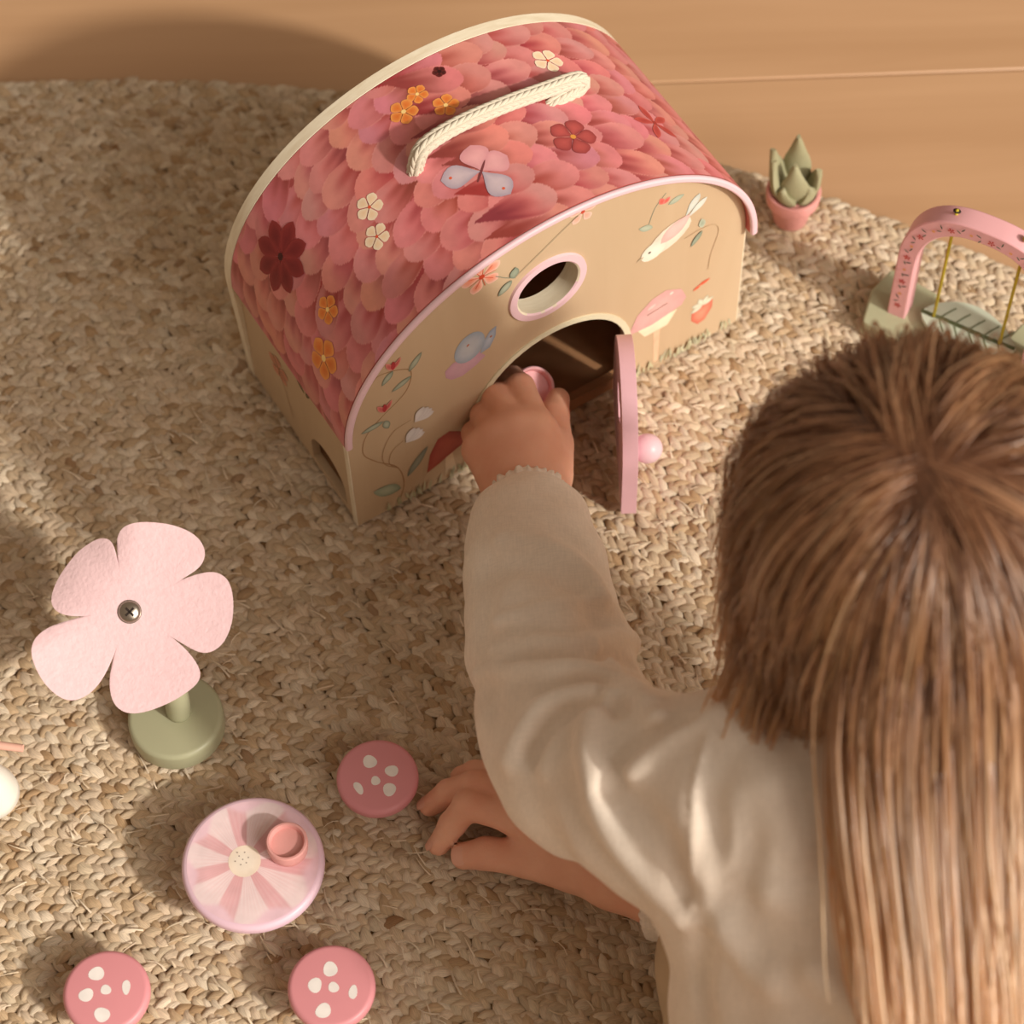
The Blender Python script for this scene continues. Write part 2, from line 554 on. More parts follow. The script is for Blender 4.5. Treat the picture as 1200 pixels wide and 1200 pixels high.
q0 = np.array([(i * 3 + j, (i + 1) * 3 + j, (i + 1) * 3 + j + 1, i * 3 + j + 1) for i in range(3) for j in range(2)])
o = fast_obj('loose_straw', np.array(vs), (q0[None] + (np.arange(m) * 12)[:, None, None]).reshape(-1, 4), M['jute'], rug, np.array(cs), np.array(us))
o['kind'] = 'stuff'


# ================================================================== TOY HOUSE
HX, HY, HYAW = -0.090711, 0.755455, 0.52799
HW, HD, HS, HA = 0.27, 0.1338, 0.0962, 0.1111
TH = 0.0048
house = empty('toy_house', (HX, HY, 0.0), HYAW)
tag(house, 'small wooden toy house with coral petal-painted curved roof and rope handle', 'toy house')


def arch(a, b, n=56, z0=HS, t0=0.0, t1=math.pi):
    return [(HW / 2 + a * math.cos(t), z0 + b * math.sin(t)) for t in [t0 + (t1 - t0) * i / n for i in range(n + 1)]]


DOOR_U, DOOR_R, DOOR_Z0, DOOR_ZS = 0.1355, 0.0515, 0.011, 0.044
WIN_U, WIN_Z, WIN_R = 0.1330, 0.1425, 0.0218
door_loop = [(DOOR_U - DOOR_R, DOOR_Z0)] + [(DOOR_U + DOOR_R * math.cos(a), DOOR_ZS + DOOR_R * math.sin(a)) for a in
                                           [math.pi - math.pi * i / 24 for i in range(25)]] + [(DOOR_U + DOOR_R, DOOR_Z0)]
win_loop = [(WIN_U + WIN_R * math.cos(2 * math.pi * i / 32), WIN_Z + WIN_R * math.sin(2 * math.pi * i / 32)) for i in range(32)]
outer = [(0, 0.0005), (HW, 0.0005)] + arch(HW / 2, HA)
fm_front = lambda a, b, t: (a, t, b)
V, F = plate(outer, [door_loop, win_loop], 0.0, TH, fm_front)
o = fix_normals(mesh_obj('front_panel', V, F, M['plywood'], house)); bevel(o, 0.0005, 1)
# pale painted border of the doorway
ring_o = [(DOOR_U + (DOOR_R + 0.004) * math.cos(math.pi - math.pi * i / 24), DOOR_ZS + (DOOR_R + 0.004) * math.sin(math.pi * i / 24)) for i in range(25)]
ring_i = [(DOOR_U + DOOR_R * math.cos(math.pi - math.pi * i / 24), DOOR_ZS + DOOR_R * math.sin(math.pi * i / 24)) for i in range(25)]
ring_o = [(DOOR_U - DOOR_R - 0.004, 0.003)] + ring_o + [(DOOR_U + DOOR_R + 0.004, 0.003)]
ring_i = [(DOOR_U - DOOR_R, 0.003)] + ring_i + [(DOOR_U + DOOR_R, 0.003)]
n = len(ring_o)
V = [(a, t, b) for t in (-0.0008, 0.0002) for a, b in ring_o + ring_i]
F = []
for i in range(n - 1):
    for k, fl in ((0, False), (2 * n, True)):
        F.append((k + i, k + i + 1, k + n + i + 1, k + n + i))
    F.append((i, i + 1, 2 * n + i + 1, 2 * n + i)); F.append((n + i, n + i + 1, 3 * n + i + 1, 3 * n + i))
F += [(0, n, 3 * n, 2 * n), (n - 1, 2 * n - 1, 4 * n - 1, 3 * n - 1)]
M['border'] = plain('pale_sage_paint', (222, 214, 186), 0.5, 0.03, 60)
o = fix_normals(mesh_obj('door_frame', V, F, M['border'], house)); o['label'] = 'pale painted border around the doorway'
# wooden liner ring in the round window, its face painted pink
prof = [(WIN_R + 0.0034, -0.0016), (WIN_R + 0.0038, 0.0), (WIN_R + 0.0002, 0.0001), (WIN_R + 0.0002, 0.011), (WIN_R - 0.0018, 0.011), (WIN_R - 0.0020, -0.0010), (WIN_R - 0.0010, -0.0018), (WIN_R + 0.0034, -0.0016)]
seg = 48
V, F = [], []
for r, y in prof[:-1]:
    for i in range(seg):
        a = 2 * math.pi * i / seg; V.append((WIN_U + r * math.cos(a), y, WIN_Z + r * math.sin(a)))
np_ = len(prof) - 1
for k in range(np_):
    for i in range(seg):
        j = (i + 1) % seg; k2 = (k + 1) % np_
        F.append((k * seg + i, k * seg + j, k2 * seg + j, k2 * seg + i))
o = fix_normals(mesh_obj('window_ring', V, F, M['pink_trim'], house, auto=40)); o['label'] = 'pink ring around the round window'
o.data.materials.append(M['ply_edge'])
for p in o.data.polygons:
    if np.mean([o.data.vertices[i].co.y for i in p.vertices]) > 0.002 or (abs(np.mean([math.hypot(o.data.vertices[i].co.x - WIN_U, o.data.vertices[i].co.z - WIN_Z) for i in p.vertices]) - (WIN_R - 0.0019)) < 0.0004):
        p.material_index = 1
# back panel: stands a little proud of the roof as a pale rim
outer_b = [(0, 0.0005), (HW, 0.0005)] + arch(HW / 2 + 0.0035, HA + 0.0035)
V, F = plate(outer_b, [], HD - 0.0075, HD, fm_front)
o = fix_normals(mesh_obj('back_panel', V, F, M['ply_edge'], house)); bevel(o, 0.0008, 2); o['label'] = 'cream back board standing proud of the roof as a rim'
# side walls, the left with an arched hole
fm_side = lambda x: (lambda a, b, t: (x + t, a, b))
hole = [(0.0135, 0.006), (0.0135, 0.020)] + [(0.0335 - 0.020 * math.cos(math.pi * i / 14), 0.020 + 0.017 * math.sin(math.pi * i / 14)) for i in range(1, 14)] + [(0.0535, 0.020), (0.0535, 0.006)]
V, F = plate([(TH, 0.0005), (HD - 0.0075, 0.0005), (HD - 0.0075, HS), (TH, HS)], [hole], 0.0006, 0.0006 + TH, fm_side(0))
o = fix_normals(mesh_obj('side_wall', V, F, M['plywood'], house)); o['label'] = 'left side wall with a small arched hole'
V, F = plate([(TH, 0.0005), (HD - 0.0075, 0.0005), (HD - 0.0075, HS), (TH, HS)], [], HW - 0.0006 - TH, HW - 0.0006, fm_side(0))
fix_normals(mesh_obj('side_wall', V, F, M['plywood'], house))
# corner strips showing the ply edge
for u in (0.0, HW):
    V, F = box(u - 0.0006, u + 0.0006, 0.0002, TH, 0.0008, HS)
    mesh_obj('plywood_edge', V, F, M['ply_edge'], house)
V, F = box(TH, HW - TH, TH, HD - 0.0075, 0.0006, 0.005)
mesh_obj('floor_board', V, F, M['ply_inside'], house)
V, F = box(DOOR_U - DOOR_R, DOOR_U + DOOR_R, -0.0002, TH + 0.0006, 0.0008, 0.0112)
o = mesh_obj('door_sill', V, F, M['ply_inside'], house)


def arch_band(a0, b0, a1, b1, v0, v1, n=72):
    V, F = [], []
    for a, b in ((a0, b0), (a1, b1)):
        for v in (v0, v1):
            for (u, z) in arch(a, b, n): V.append((u, v, z))
    m = n + 1
    for i in range(n):
        F.append((i, i + 1, m + i + 1, m + i)); F.append((2 * m + i, 3 * m + i, 3 * m + i + 1, 2 * m + i + 1))
        F.append((i, 2 * m + i, 2 * m + i + 1, i + 1)); F.append((m + i, m + i + 1, 3 * m + i + 1, 3 * m + i))
    F.append((0, m, 3 * m, 2 * m)); F.append((n, 2 * m + n, 3 * m + n, m + n))
    return V, F


RA, RB = HW / 2 + 0.0032, HA + 0.0032
V, F = arch_band(HW / 2 + 0.0001, HA + 0.0001, RA, RB, -0.004, HD - 0.0076)
o = fix_normals(mesh_obj('roof', V, F, M['roof'], house, auto=40)); o['label'] = 'bent coral roof sheet painted with overlapping petals'
roof = o
V, F = arch_band(HW / 2 - 0.0004, HA - 0.0004, RA + 0.0006, RB + 0.0006, -0.0072, -0.0040)
o = fix_normals(mesh_obj('roof_trim', V, F, M['pink_trim'], house)); bevel(o, 0.0012, 3); o['label'] = 'pale pink edge strip along the front of the roof'

# roof print: arc-length chart of the roof sheet
_th = np.linspace(math.pi, 0, 600)
_ru, _rz = HW / 2 + RA * np.cos(_th), HS + RB * np.sin(_th)
_rl = np.concatenate([[0], np.cumsum(np.hypot(np.diff(_ru), np.diff(_rz)))])
RL = _rl[-1]


def roof_map(l, v, h):
    l = min(max(l, 0.0006), RL - 0.0006); v = min(max(v, -0.0036), HD - 0.0080)
    th = float(np.interp(l, _rl, _th))
    nx, nz = math.cos(th) / RA, math.sin(th) / RB
    k = math.hypot(nx, nz)
    return (HW / 2 + RA * math.cos(th) + nx / k * h, v, HS + RB * math.sin(th) + nz / k * h)


def deg_l(deg): return float(np.interp(-math.radians(deg), -_th, _rl))


MIDL = RL * 0.47
jobs = []
for side, l0, l1 in ((-1, 0.004, MIDL + 0.030), (1, MIDL + 0.004, RL + 0.03)):
    part_ = []
    for row, l in enumerate(np.arange(l0, l1, 0.0170)):
        for j in range(-1, 11):
            v = j * 0.0165 + (0.0082 if row % 2 else 0.0) + random.uniform(-0.0030, 0.0030) - 0.004
            part_.append((side * l + random.uniform(-.002, .002), l + random.uniform(-0.004, 0.004), v, side))
    part_.sort(key=lambda t: -t[0])
    jobs += part_
NLr, NVr = 540, 188
gl, gv = np.meshgrid(np.linspace(0.0006, RL - 0.0006, NLr), np.linspace(-0.0037, HD - 0.0080, NVr), indexing='ij')
paint = np.tile(np.array(lin(168, 76, 76)[:3]), (NLr, NVr, 1))
sst = lambda x, a_, b_: (lambda t: t * t * (3 - 2 * t))(np.clip((x - a_) / (b_ - a_), 0, 1))
for dist_, l, v, side in jobs:
    Lp, Wp = random.uniform(0.042, 0.054), random.uniform(0.0185, 0.0230)
    tilt = random.uniform(0.05, 0.65)
    dx, dy = side * math.cos(tilt), -math.sin(tilt)
    i0, i1 = np.searchsorted(gl[:, 0], [l - 0.06, l + 0.06])
    sub = (slice(max(i0, 0), i1), slice(None))
    X, Y = gl[sub] - l, gv[sub] - v
    t = (X * dx + Y * dy) / Lp + 0.62
    y = X * (-dy) * side + Y * dx * side
    bend_ = random.uniform(-0.10, 0.10)
    y = y + bend_ * Lp * (t - 0.5) ** 2
    w = Wp * 0.5 * np.sin(np.pi * np.clip(t, 0.0, 1.0) ** 2.1) ** 0.55
    q_ = y / np.maximum(w, 1e-6)
    inside = (t > 0.02) & (t < 0.998) & (np.abs(q_) < 1)
    light = np.array(lin(random.randint(206, 222), random.randint(126, 144), random.randint(126, 142))[:3])
    mid = np.array(lin(random.randint(190, 204), random.randint(96, 112), random.randint(96, 110))[:3])
    dark = np.array(lin(random.randint(140, 166), random.randint(54, 70), random.randint(56, 70))[:3])
    streak = 0.10 * np.sin(q_ * random.uniform(5, 9) + random.uniform(0, 6)) * (1 - t)
    e = sst(t + streak + 0.16 * q_, 0.30, 0.92)
    e = np.maximum(e, 0.85 * sst(np.abs(q_ + 0.1), 0.62, 0.98) * sst(t, 0.35, 0.75))
    e = e * (1 - 0.55 * sst(1 - np.abs(q_ - 0.12), 0.55, 1.0) * (1 - sst(t, 0.55, 0.85)))
    e = e[..., None]
    c = dark * (1 - e) ** 2 + mid * 2 * e * (1 - e) + light * e * e
    rim = (sst(np.abs(q_), 0.90, 1.0) * sst(t, 0.45, 0.8))[..., None]
    c = c * (1 - 0.35 * rim) + np.array(lin(226, 158, 150)[:3]) * 0.35 * rim
    paint[sub] = np.where(inside[..., None], c, paint[sub])
thg = np.interp(gl[:, 0], _rl, _th)
nx, nz = np.cos(thg) / RA, np.sin(thg) / RB
kn = np.hypot(nx, nz)
uu = HW / 2 + RA * np.cos(thg) + nx / kn * 0.00025; zz = HS + RB * np.sin(thg) + nz / kn * 0.00025
pV = np.stack([np.repeat(uu[:, None], NVr, 1), gv, np.repeat(zz[:, None], NVr, 1)], -1).reshape(-1, 3)
ii, jj = np.meshgrid(np.arange(NLr - 1), np.arange(NVr - 1), indexing='ij')
a0_ = (ii * NVr + jj).ravel()
pQ = np.stack([a0_, a0_ + 1, a0_ + NVr + 1, a0_ + NVr], 1)
o = fast_obj('painted_petals', pV, pQ, M['roof_print'], roof, paint.reshape(-1, 3)); o['label'] = 'painted overlapping pink petals'


def roof_art(): return Art(roof_map, 0.00002, 0.00050)


def rflower(deg, v, R, k, rot, c1, c2, mid=(240, 190, 90), w=0.75, tip=1.7, midr=0.16):
    a = roof_art(); a.flower(deg_l(deg), v, R, k, rot, c1, c2, mid, w, midr, tip)
    return a


O1, O2 = (236, 158, 84), (222, 116, 48)
for deg, v, R in ((147.4, 0.0428, 0.0085), (158.7, 0.0288, 0.0125), (102.5, 0.1017, 0.0085), (97.5, 0.1069, 0.0065), (93.8, 0.0913, 0.0078)):
    rflower(deg, v, R, 5, random.random() * 6, O1, O2, (250, 214, 140), 0.8).build('painted_flower', M['print'], roof)
for deg, v, R in ((122.2, 0.0661, 0.0085), (125.0, 0.0490, 0.0080), (64.7, 0.0951, 0.0095)):
    rflower(deg, v, R, 5, random.random() * 6, (244, 226, 200), (240, 206, 170), (222, 90, 60), 0.78, 1.8, 0.12).build('painted_flower', M['print'], roof)
rflower(149.8, 0.0904, 0.0215, 8, 0.3, (150, 52, 52), (122, 34, 38), (70, 22, 20), 0.5, 1.6, 0.10).build('painted_flower', M['print'], roof)
rflower(73.5, 0.0380, 0.0135, 5, 0.9, (150, 62, 62), (186, 84, 80), (220, 150, 70), 0.82, 1.7, 0.12).build('painted_flower', M['print'], roof)
rflower(47.3, 0.0386, 0.0150, 5, 0.4, (196, 84, 76), (168, 60, 56), (160, 56, 50), 0.34, 1.2, 0.10).build('painted_flower', M['print'], roof)
rflower(90.0, 0.1132, 0.0040, 5, 0.4, (110, 40, 36), (60, 22, 22), (50, 16, 16), 0.9, 1.6, 0.3).build('painted_flower', M['print'], roof)
# butterfly on the roof
bl, bv = deg_l(96.8), 0.0426
a = roof_art()
a.petal(bl, bv, 0.0185, 0.0165, 1.35, (216, 150, 158), (228, 168, 172), 1.6)
a.petal(bl, bv, 0.0170, 0.0160, 0.05, (216, 150, 158), (228, 168, 172), 1.6)
a.petal(bl, bv, 0.0225, 0.0150, 2.75, (176, 160, 176), (208, 188, 196), 1.6)
a.petal(bl, bv, 0.0225, 0.0150, -1.35, (176, 160, 176), (208, 188, 196), 1.6)
a.ell(bl, bv, 0.0075, 0.0007, 0.75, (120, 60, 64))
for da, rr_ in ((2.75, 0.017), (-1.35, 0.017)):
    a.ell(bl + rr_ * math.cos(da), bv + rr_ * math.sin(da), 0.0009, 0.0009, 0, (214, 96, 66))
a.build('painted_butterfly', M['print'], roof)

# ------------------------------------------------------------------ front print
fm_print = lambda a, b, h: (a, -h, b)
def fart(): return Art(fm_print, 0.00003, 0.00012)
GR, GR2, GRD = (158, 168, 148), (186, 192, 172), (126, 136, 120)
a = fart()
a.poly([(0.0650, 0.1125), (0.0652, 0.1060), (0.0690, 0.1010), (0.0760, 0.0995), (0.0850, 0.1030), (0.0915, 0.1075), (0.0870, 0.1150), (0.0790, 0.1170), (0.0700, 0.1165)], (204, 160, 178), (216, 176, 190))
a.poly([(0.0880, 0.1120), (0.0945, 0.1135), (0.0985, 0.1220), (0.0992, 0.1310), (0.0950, 0.1290), (0.0905, 0.1220)], (146, 162, 186), (184, 192, 206))
a.ell(0.0815, 0.1235, 0.0098, 0.0130, -0.25, (158, 172, 190), (200, 204, 212), 20)
a.ell(0.0805, 0.1265, 0.0012, 0.0007, 0.8, (196, 110, 70)); a.ell(0.0955, 0.1235, 0.0009, 0.0007, 0.8, (196, 110, 70))
a.build('painted_butterfly', M['print'], house)
a = fart(); a.flower(0.0915, 0.1835, 0.0135, 5, 0.5, (240, 196, 180), (236, 140, 110), (214, 66, 40), 0.62, 0.14, 1.7)
for i in range(9): a.line([(0.0915, 0.1835), (0.0915 + 0.009 * math.cos(i * 0.7), 0.1835 + 0.009 * math.sin(i * 0.7))], 0.0004, (210, 84, 50))
a.line([(0.100, 0.178), (0.106, 0.172), (0.1125, 0.167)], 0.0005, GRD)
a.petal(0.1110, 0.1675, 0.0095, 0.006, 1.4, GRD, GR, 0.9); a.petal(0.110, 0.1668, 0.0125, 0.0058, 3.9, GRD, GR2, 0.9)
a.line([(0.1125, 0.168), (0.128, 0.178), (0.143, 0.188), (0.153, 0.194)], 0.00045, (150, 140, 116))
a.build('painted_blossom_spray', M['print'], house)
a = fart(); a.flower(0.1561, 0.1945, 0.0095, 5, 0.2, (240, 200, 186), (236, 170, 150), (200, 80, 60), 0.6, 0.14, 1.7)
a.petal(0.176, 0.199, 0.012, 0.006, -0.1, GR2, GR, 0.9)
a.build('painted_flower', M['print'], house)
# bird with leafy twig
a = fart()
a.line([(0.200, 0.150), (0.204, 0.163), (0.211, 0.172)], 0.0005, GRD)
a.petal(0.2095, 0.163, 0.007, 0.0040, 1.9, (222, 130, 120), (214, 90, 80), 0.9); a.petal(0.2095, 0.163, 0.006, 0.0040, 0.7, (226, 140, 130), (214, 90, 80), 0.9)
a.petal(0.213, 0.160, 0.011, 0.0052, 0.2, GR, GR2, 0.9); a.petal(0.203, 0.146, 0.011, 0.0052, 2.6, GR, GR2, 0.9)
a.petal(0.225, 0.139, 0.019, 0.0060, 1.05, (196, 202, 196), (222, 222, 212), 1.6); a.petal(0.226, 0.137, 0.018, 0.0055, 0.70, (206, 208, 200), (226, 224, 214), 1.6)
a.ell(0.2150, 0.1290, 0.0160, 0.0098, 0.52, (232, 214, 196), (240, 228, 212))
a.ell(0.2040, 0.1230, 0.0085, 0.0075, 0.4, (238, 228, 212), (244, 236, 222))
a.petal(0.2090, 0.1265, 0.0240, 0.0120, 0.62, (226, 182, 176), (234, 198, 192), 0.9)
a.ell(0.2015, 0.1235, 0.0010, 0.0009, 0, (70, 60, 56)); a.petal(0.1975, 0.1225, 0.005, 0.002, 3.6, (200, 180, 150), None, 0.9)
a.line([(0.226, 0.119), (0.238, 0.120), (0.247, 0.117), (0.250, 0.108), (0.246, 0.090), (0.2445, 0.075)], 0.0005, (196, 170, 136))
a.petal(0.238, 0.121, 0.009, 0.0046, 1.7, GR2, GR, 0.9); a.petal(0.238, 0.118, 0.013, 0.0044, 4.1, GRD, GR, 0.9)
a.build('painted_bird', M['print'], house)
# pale mushroom and strawberry
a = fart()
a.poly([(0.2085, 0.005), (0.2115, 0.005), (0.2120, 0.045), (0.2070, 0.045)], (228, 190, 158))
a.poly([(0.2010, 0.0385), (0.2170, 0.0385), (0.2240, 0.0500), (0.1950, 0.0500)], (236, 220, 190), (242, 228, 202))
a.poly([(0.1890, 0.0490), (0.2060, 0.0475), (0.2270, 0.0520), (0.2300, 0.0580), (0.2260, 0.0690), (0.2150, 0.0760), (0.2050, 0.0740), (0.1950, 0.0650)], (216, 164, 162), (226, 178, 174))
a.line([(0.2020, 0.0600), (0.2100, 0.0610), (0.2165, 0.0620)], 0.0010, (150, 110, 100)); a.ell(0.2190, 0.0700, 0.0014, 0.0012, 0, (240, 214, 206)); a.ell(0.2050, 0.0665, 0.003, 0.0014, 0.4, (236, 200, 194))
a.build('painted_pale_mushroom', M['print'], house)
a = fart()
a.poly([(0.2350, 0.0365), (0.2350, 0.0280), (0.2400, 0.0210), (0.2450, 0.0225), (0.2500, 0.0320), (0.2500, 0.0410), (0.2440, 0.0390)], (206, 104, 84), (226, 150, 124))
for k in range(5): a.petal(0.2425, 0.0390, 0.0090, 0.0042, 0.4 + k * 0.75, (196, 196, 172), (232, 226, 206), 0.9)
a.petal(0.2385, 0.0625, 0.0085, 0.0030, 0.2, (224, 108, 78), (216, 88, 60), 0.8); a.petal(0.2400, 0.0625, 0.0060, 0.0030, 3.6, (228, 130, 100), (216, 88, 60), 0.8)
a.build('painted_strawberry', M['print'], house)
# red mushroom and vine on the left
a = fart()
a.poly([(0.0480, 0.0180), (0.0560, 0.0210), (0.0680, 0.0270), (0.0760, 0.0300), (0.0720, 0.0440), (0.0650, 0.0500), (0.0570, 0.0480), (0.0510, 0.0360)], (168, 74, 64), (194, 100, 88))
a.poly([(0.0600, 0.0040), (0.0680, 0.0040), (0.0660, 0.0260), (0.0610, 0.0240)], (236, 214, 184))
a.build('painted_red_mushroom', M['print'], house)
a = fart(); VN = (166, 128, 92)
a.line([(0.0290, 0.0050), (0.0325, 0.0220), (0.0290, 0.0420), (0.0165, 0.0590), (0.0090, 0.0740), (0.0120, 0.0900), (0.0230, 0.1010), (0.0390, 0.1130), (0.0440, 0.1290), (0.0380, 0.1370), (0.0250, 0.1420), (0.0190, 0.1380)], 0.00065, VN)
a.line([(0.0300, 0.0400), (0.0215, 0.0520), (0.0215, 0.0660), (0.0290, 0.0800), (0.0410, 0.0830)], 0.0005, VN)
a.line([(0.0290, 0.0410), (0.0245, 0.0500), (0.0270, 0.0610), (0.0350, 0.0660)], 0.00045, VN)
for x, z, L_, rot in ((0.0425, 0.1310, 0.0155, 0.95), (0.0440, 0.1260, 0.0145, 3.55), (0.0330, 0.1400, 0.0120, 4.0), (0.0240, 0.0960, 0.0150, 3.2), (0.0245, 0.0960, 0.0095, 4.9)):
    a.petal(x, z, L_, 0.0048, rot, GRD, GR2, 0.9)
a.petal(0.0300, 0.0170, 0.0215, 0.0105, 2.55, (140, 152, 130), (180, 188, 164), 0.9)
a.petal(0.0350, 0.0260, 0.0260, 0.0058, 0.95, (124, 132, 120), (156, 160, 146), 0.9)
for x, z in ((0.0330, 0.1450), (0.0250, 0.1090)):
    a.petal(x, z - 0.004, 0.0100, 0.0035, 1.0, (226, 150, 140), (190, 80, 80), 0.9); a.petal(x, z - 0.004, 0.0100, 0.0035, 2.0, (226, 150, 140), (200, 96, 92), 0.9); a.petal(x, z - 0.004, 0.0080, 0.0030, 1.5, (180, 60, 66), None, 0.9)
for x, z in ((0.0470, 0.0800), (0.0400, 0.0640)):
    for k in range(4): a.petal(x - 0.004, z - 0.001, 0.0130, 0.0062, 0.1 + k * 0.32, (220, 214, 214), (236, 232, 230), 1.5)
a.build('painted_vine', M['print'], house)
# painted grass tufts along the foot of the front
a = fart()
for i in range(150):
    x = random.uniform(0.020, HW - 0.004)
    if abs(x - DOOR_U) < DOOR_R + 0.006: continue
    a.petal(x, 0.0008, random.uniform(0.006, 0.013), 0.0016, math.pi / 2 + random.uniform(-0.35, 0.35), random.choice(((176, 172, 136), (196, 190, 156), (206, 202, 172), (188, 186, 158))), None, 0.9, 4)
o = a.build('painted_grass', M['print'], house); o['kind'] = 'stuff'
# faint print on the left side wall
a = Art(lambda p, q_, h: (0.0006 - h, p, q_), 0.00003, 0.00012)
a.petal(0.050, 0.075, 0.012, 0.004, 2.0, (110, 92, 66), None, 0.9); a.petal(0.052, 0.076, 0.010, 0.004, 0.6, (110, 92, 66), None, 0.9)
a.flower(0.085, 0.060, 0.012, 5, 0.3, (206, 150, 124), (196, 130, 106), (190, 120, 90)); a.line([(0.075, 0.02), (0.082, 0.05), (0.09, 0.07)], 0.0006, VN)
a.build('painted_sprig', M['print'], house)

# ------------------------------------------------------------------ door, hinged on the right jamb and swung open
door_root = bpy.data.objects.new('door', None)
hinge_u = DOOR_U + DOOR_R - 0.0060
DWID = 0.086
dr = DWID / 2
prof = [(0, 0.0022), (DWID, 0.0022), (DWID, 0.046)] + [(dr + dr * math.cos(math.pi * i / 24), 0.046 + dr * 1.16 * math.sin(math.pi * i / 24)) for i in range(1, 24)] + [(0, 0.046)]
hx, hz = dr + 0.004, 0.060
heart = []
for i in range(28):
    t = 2 * math.pi * i / 28
    heart.append((hx + 0.00085 * 16 * math.sin(t) ** 3, hz + 0.00085 * (13 * math.cos(t) - 5 * math.cos(2 * t) - 2 * math.cos(3 * t) - math.cos(4 * t))))
V, F = plate(prof, [heart], -0.0045, 0.0045, lambda a, b, t: (-a, t, b))
door = fix_normals(mesh_obj('door', V, F, M['pink_door'], house)); bevel(door, 0.0012, 2)
door['label'] = 'pink arched door standing open, with a cut-out'
door.location = (hinge_u, -0.0052, 0)
DOOR_OPEN = math.radians(60.0)
door.rotation_euler = (0, 0, DOOR_OPEN)
V, F = lathe([(0, 0), (0.0060, 0.0)] + [(0.0088 * math.cos(a), 0.0068 + 0.0088 * math.sin(a)) for a in [math.radians(-45 + 134 * i / 14) for i in range(15)]] + [(0, 0.0156)], 32)
knob = mesh_obj('knob', V, F, M['pink_trim'], door, True)
knob.rotation_euler = (math.radians(90), 0, 0)
knob.location = (-DWID + 0.017, -0.0042, 0.047)

# ------------------------------------------------------------------ rope handle
def rope(name, pts, rad, parent, mat, cols=8, pitch=0.0046):
    path = smooth_path(pts, 160)
    P = np.array(path)
    seglen = np.concatenate([[0], np.cumsum(np.linalg.norm(np.diff(P, axis=0), axis=1))])
    T = np.gradient(P, axis=0); T /= np.linalg.norm(T, axis=1)[:, None]
    nrm = np.cross(T[0], [0, 1, 0.3]); nrm /= np.linalg.norm(nrm)
    Ns = []
    for t in T:
        nrm = nrm - t * (nrm @ t); nrm = nrm / np.linalg.norm(nrm); Ns.append(nrm)
    Ns = np.array(Ns)
    V, F = tube(path, rad * 0.84, 14)
    core = mesh_obj(name, V, F, mat, parent, True)
    vs = []
    tot = seglen[-1]
    for k in range(cols):
        sgn = 1 if k % 2 else -1
        for i in range(int(tot / pitch)):
            s0 = (i + 0.5 + (0.5 if k % 2 else 0) * 0) * pitch
            for tt in range(6):
                t = tt / 5
                s = s0 + (t - 0.5) * pitch * 1.9
                s = min(max(s, 0), tot)
                c = np.array([np.interp(s, seglen, P[:, d]) for d in range(3)])
                T_ = np.array([np.interp(s, seglen, T[:, d]) for d in range(3)]); N_ = np.array([np.interp(s, seglen, Ns[:, d]) for d in range(3)])
                T_ /= np.linalg.norm(T_); N_ -= T_ * (N_ @ T_); N_ /= np.linalg.norm(N_); B_ = np.cross(T_, N_)
                w = math.sin(math.pi * min(max(t, 0.04), 0.96)) ** 0.6
                for q_ in (-1, -0.4, 0.4, 1):
                    an = 2 * math.pi * (k + 0.5 + sgn * (t - 0.5) * 0.75 + q_ * 0.40 * w) / cols
                    r = rad * (0.80 + 0.30 * w * (1 - 0.85 * q_ * q_))
                    vs.append(c + (N_ * math.cos(an) + B_ * math.sin(an)) * r)
    m_ = len(vs) // 24
    q0_ = np.array([(i * 4 + j, (i + 1) * 4 + j, (i + 1) * 4 + j + 1, i * 4 + j + 1) for i in range(5) for j in range(3)])
    o = fast_obj('rope_strands', np.array(vs), (q0_[None] + (np.arange(m_) * 24)[:, None, None]).reshape(-1, 4), mat, core)
    o['kind'] = 'stuff'
    return core


def house_plane(px, py, v):
    """point of the house's upright plane at depth v that lies on a pixel's ray, in house axes"""
    e_, n_ = np.array([math.cos(HYAW), math.sin(HYAW), 0]), np.array([-math.sin(HYAW), math.cos(HYAW), 0])
    d_ = C_F * FPX + C_R * (px - 600) - C_U * (py - 600)
    o_ = np.array([HX, HY, 0]) + n_ * v
    t_ = ((o_ - C_POS) @ n_) / (d_ @ n_)
    q_ = C_POS + d_ * t_ - np.array([HX, HY, 0])
    return (q_ @ e_, v, q_[2])


rope_pts = [house_plane(x, y, v) for x, y, v in ((488, 212, .0660), (487, 196, .0670), (497, 172, .0680), (535, 147, .0690), (590, 123, .0695), (640, 105, .0700), (672, 94, .0700), (683, 96, .0695), (674, 106, .0680), (655, 117, .0665), (643, 126, .0655), (636, 136, .0650))]
rh = rope('rope_handle', rope_pts, 0.0047, house, M['rope']); rh['label'] = 'braided cream rope handle'


# ================================================================== SMALL TOYS ON THE RUG
def flat_map(z0): return lambda a, b, h: (a, b, z0 + h)


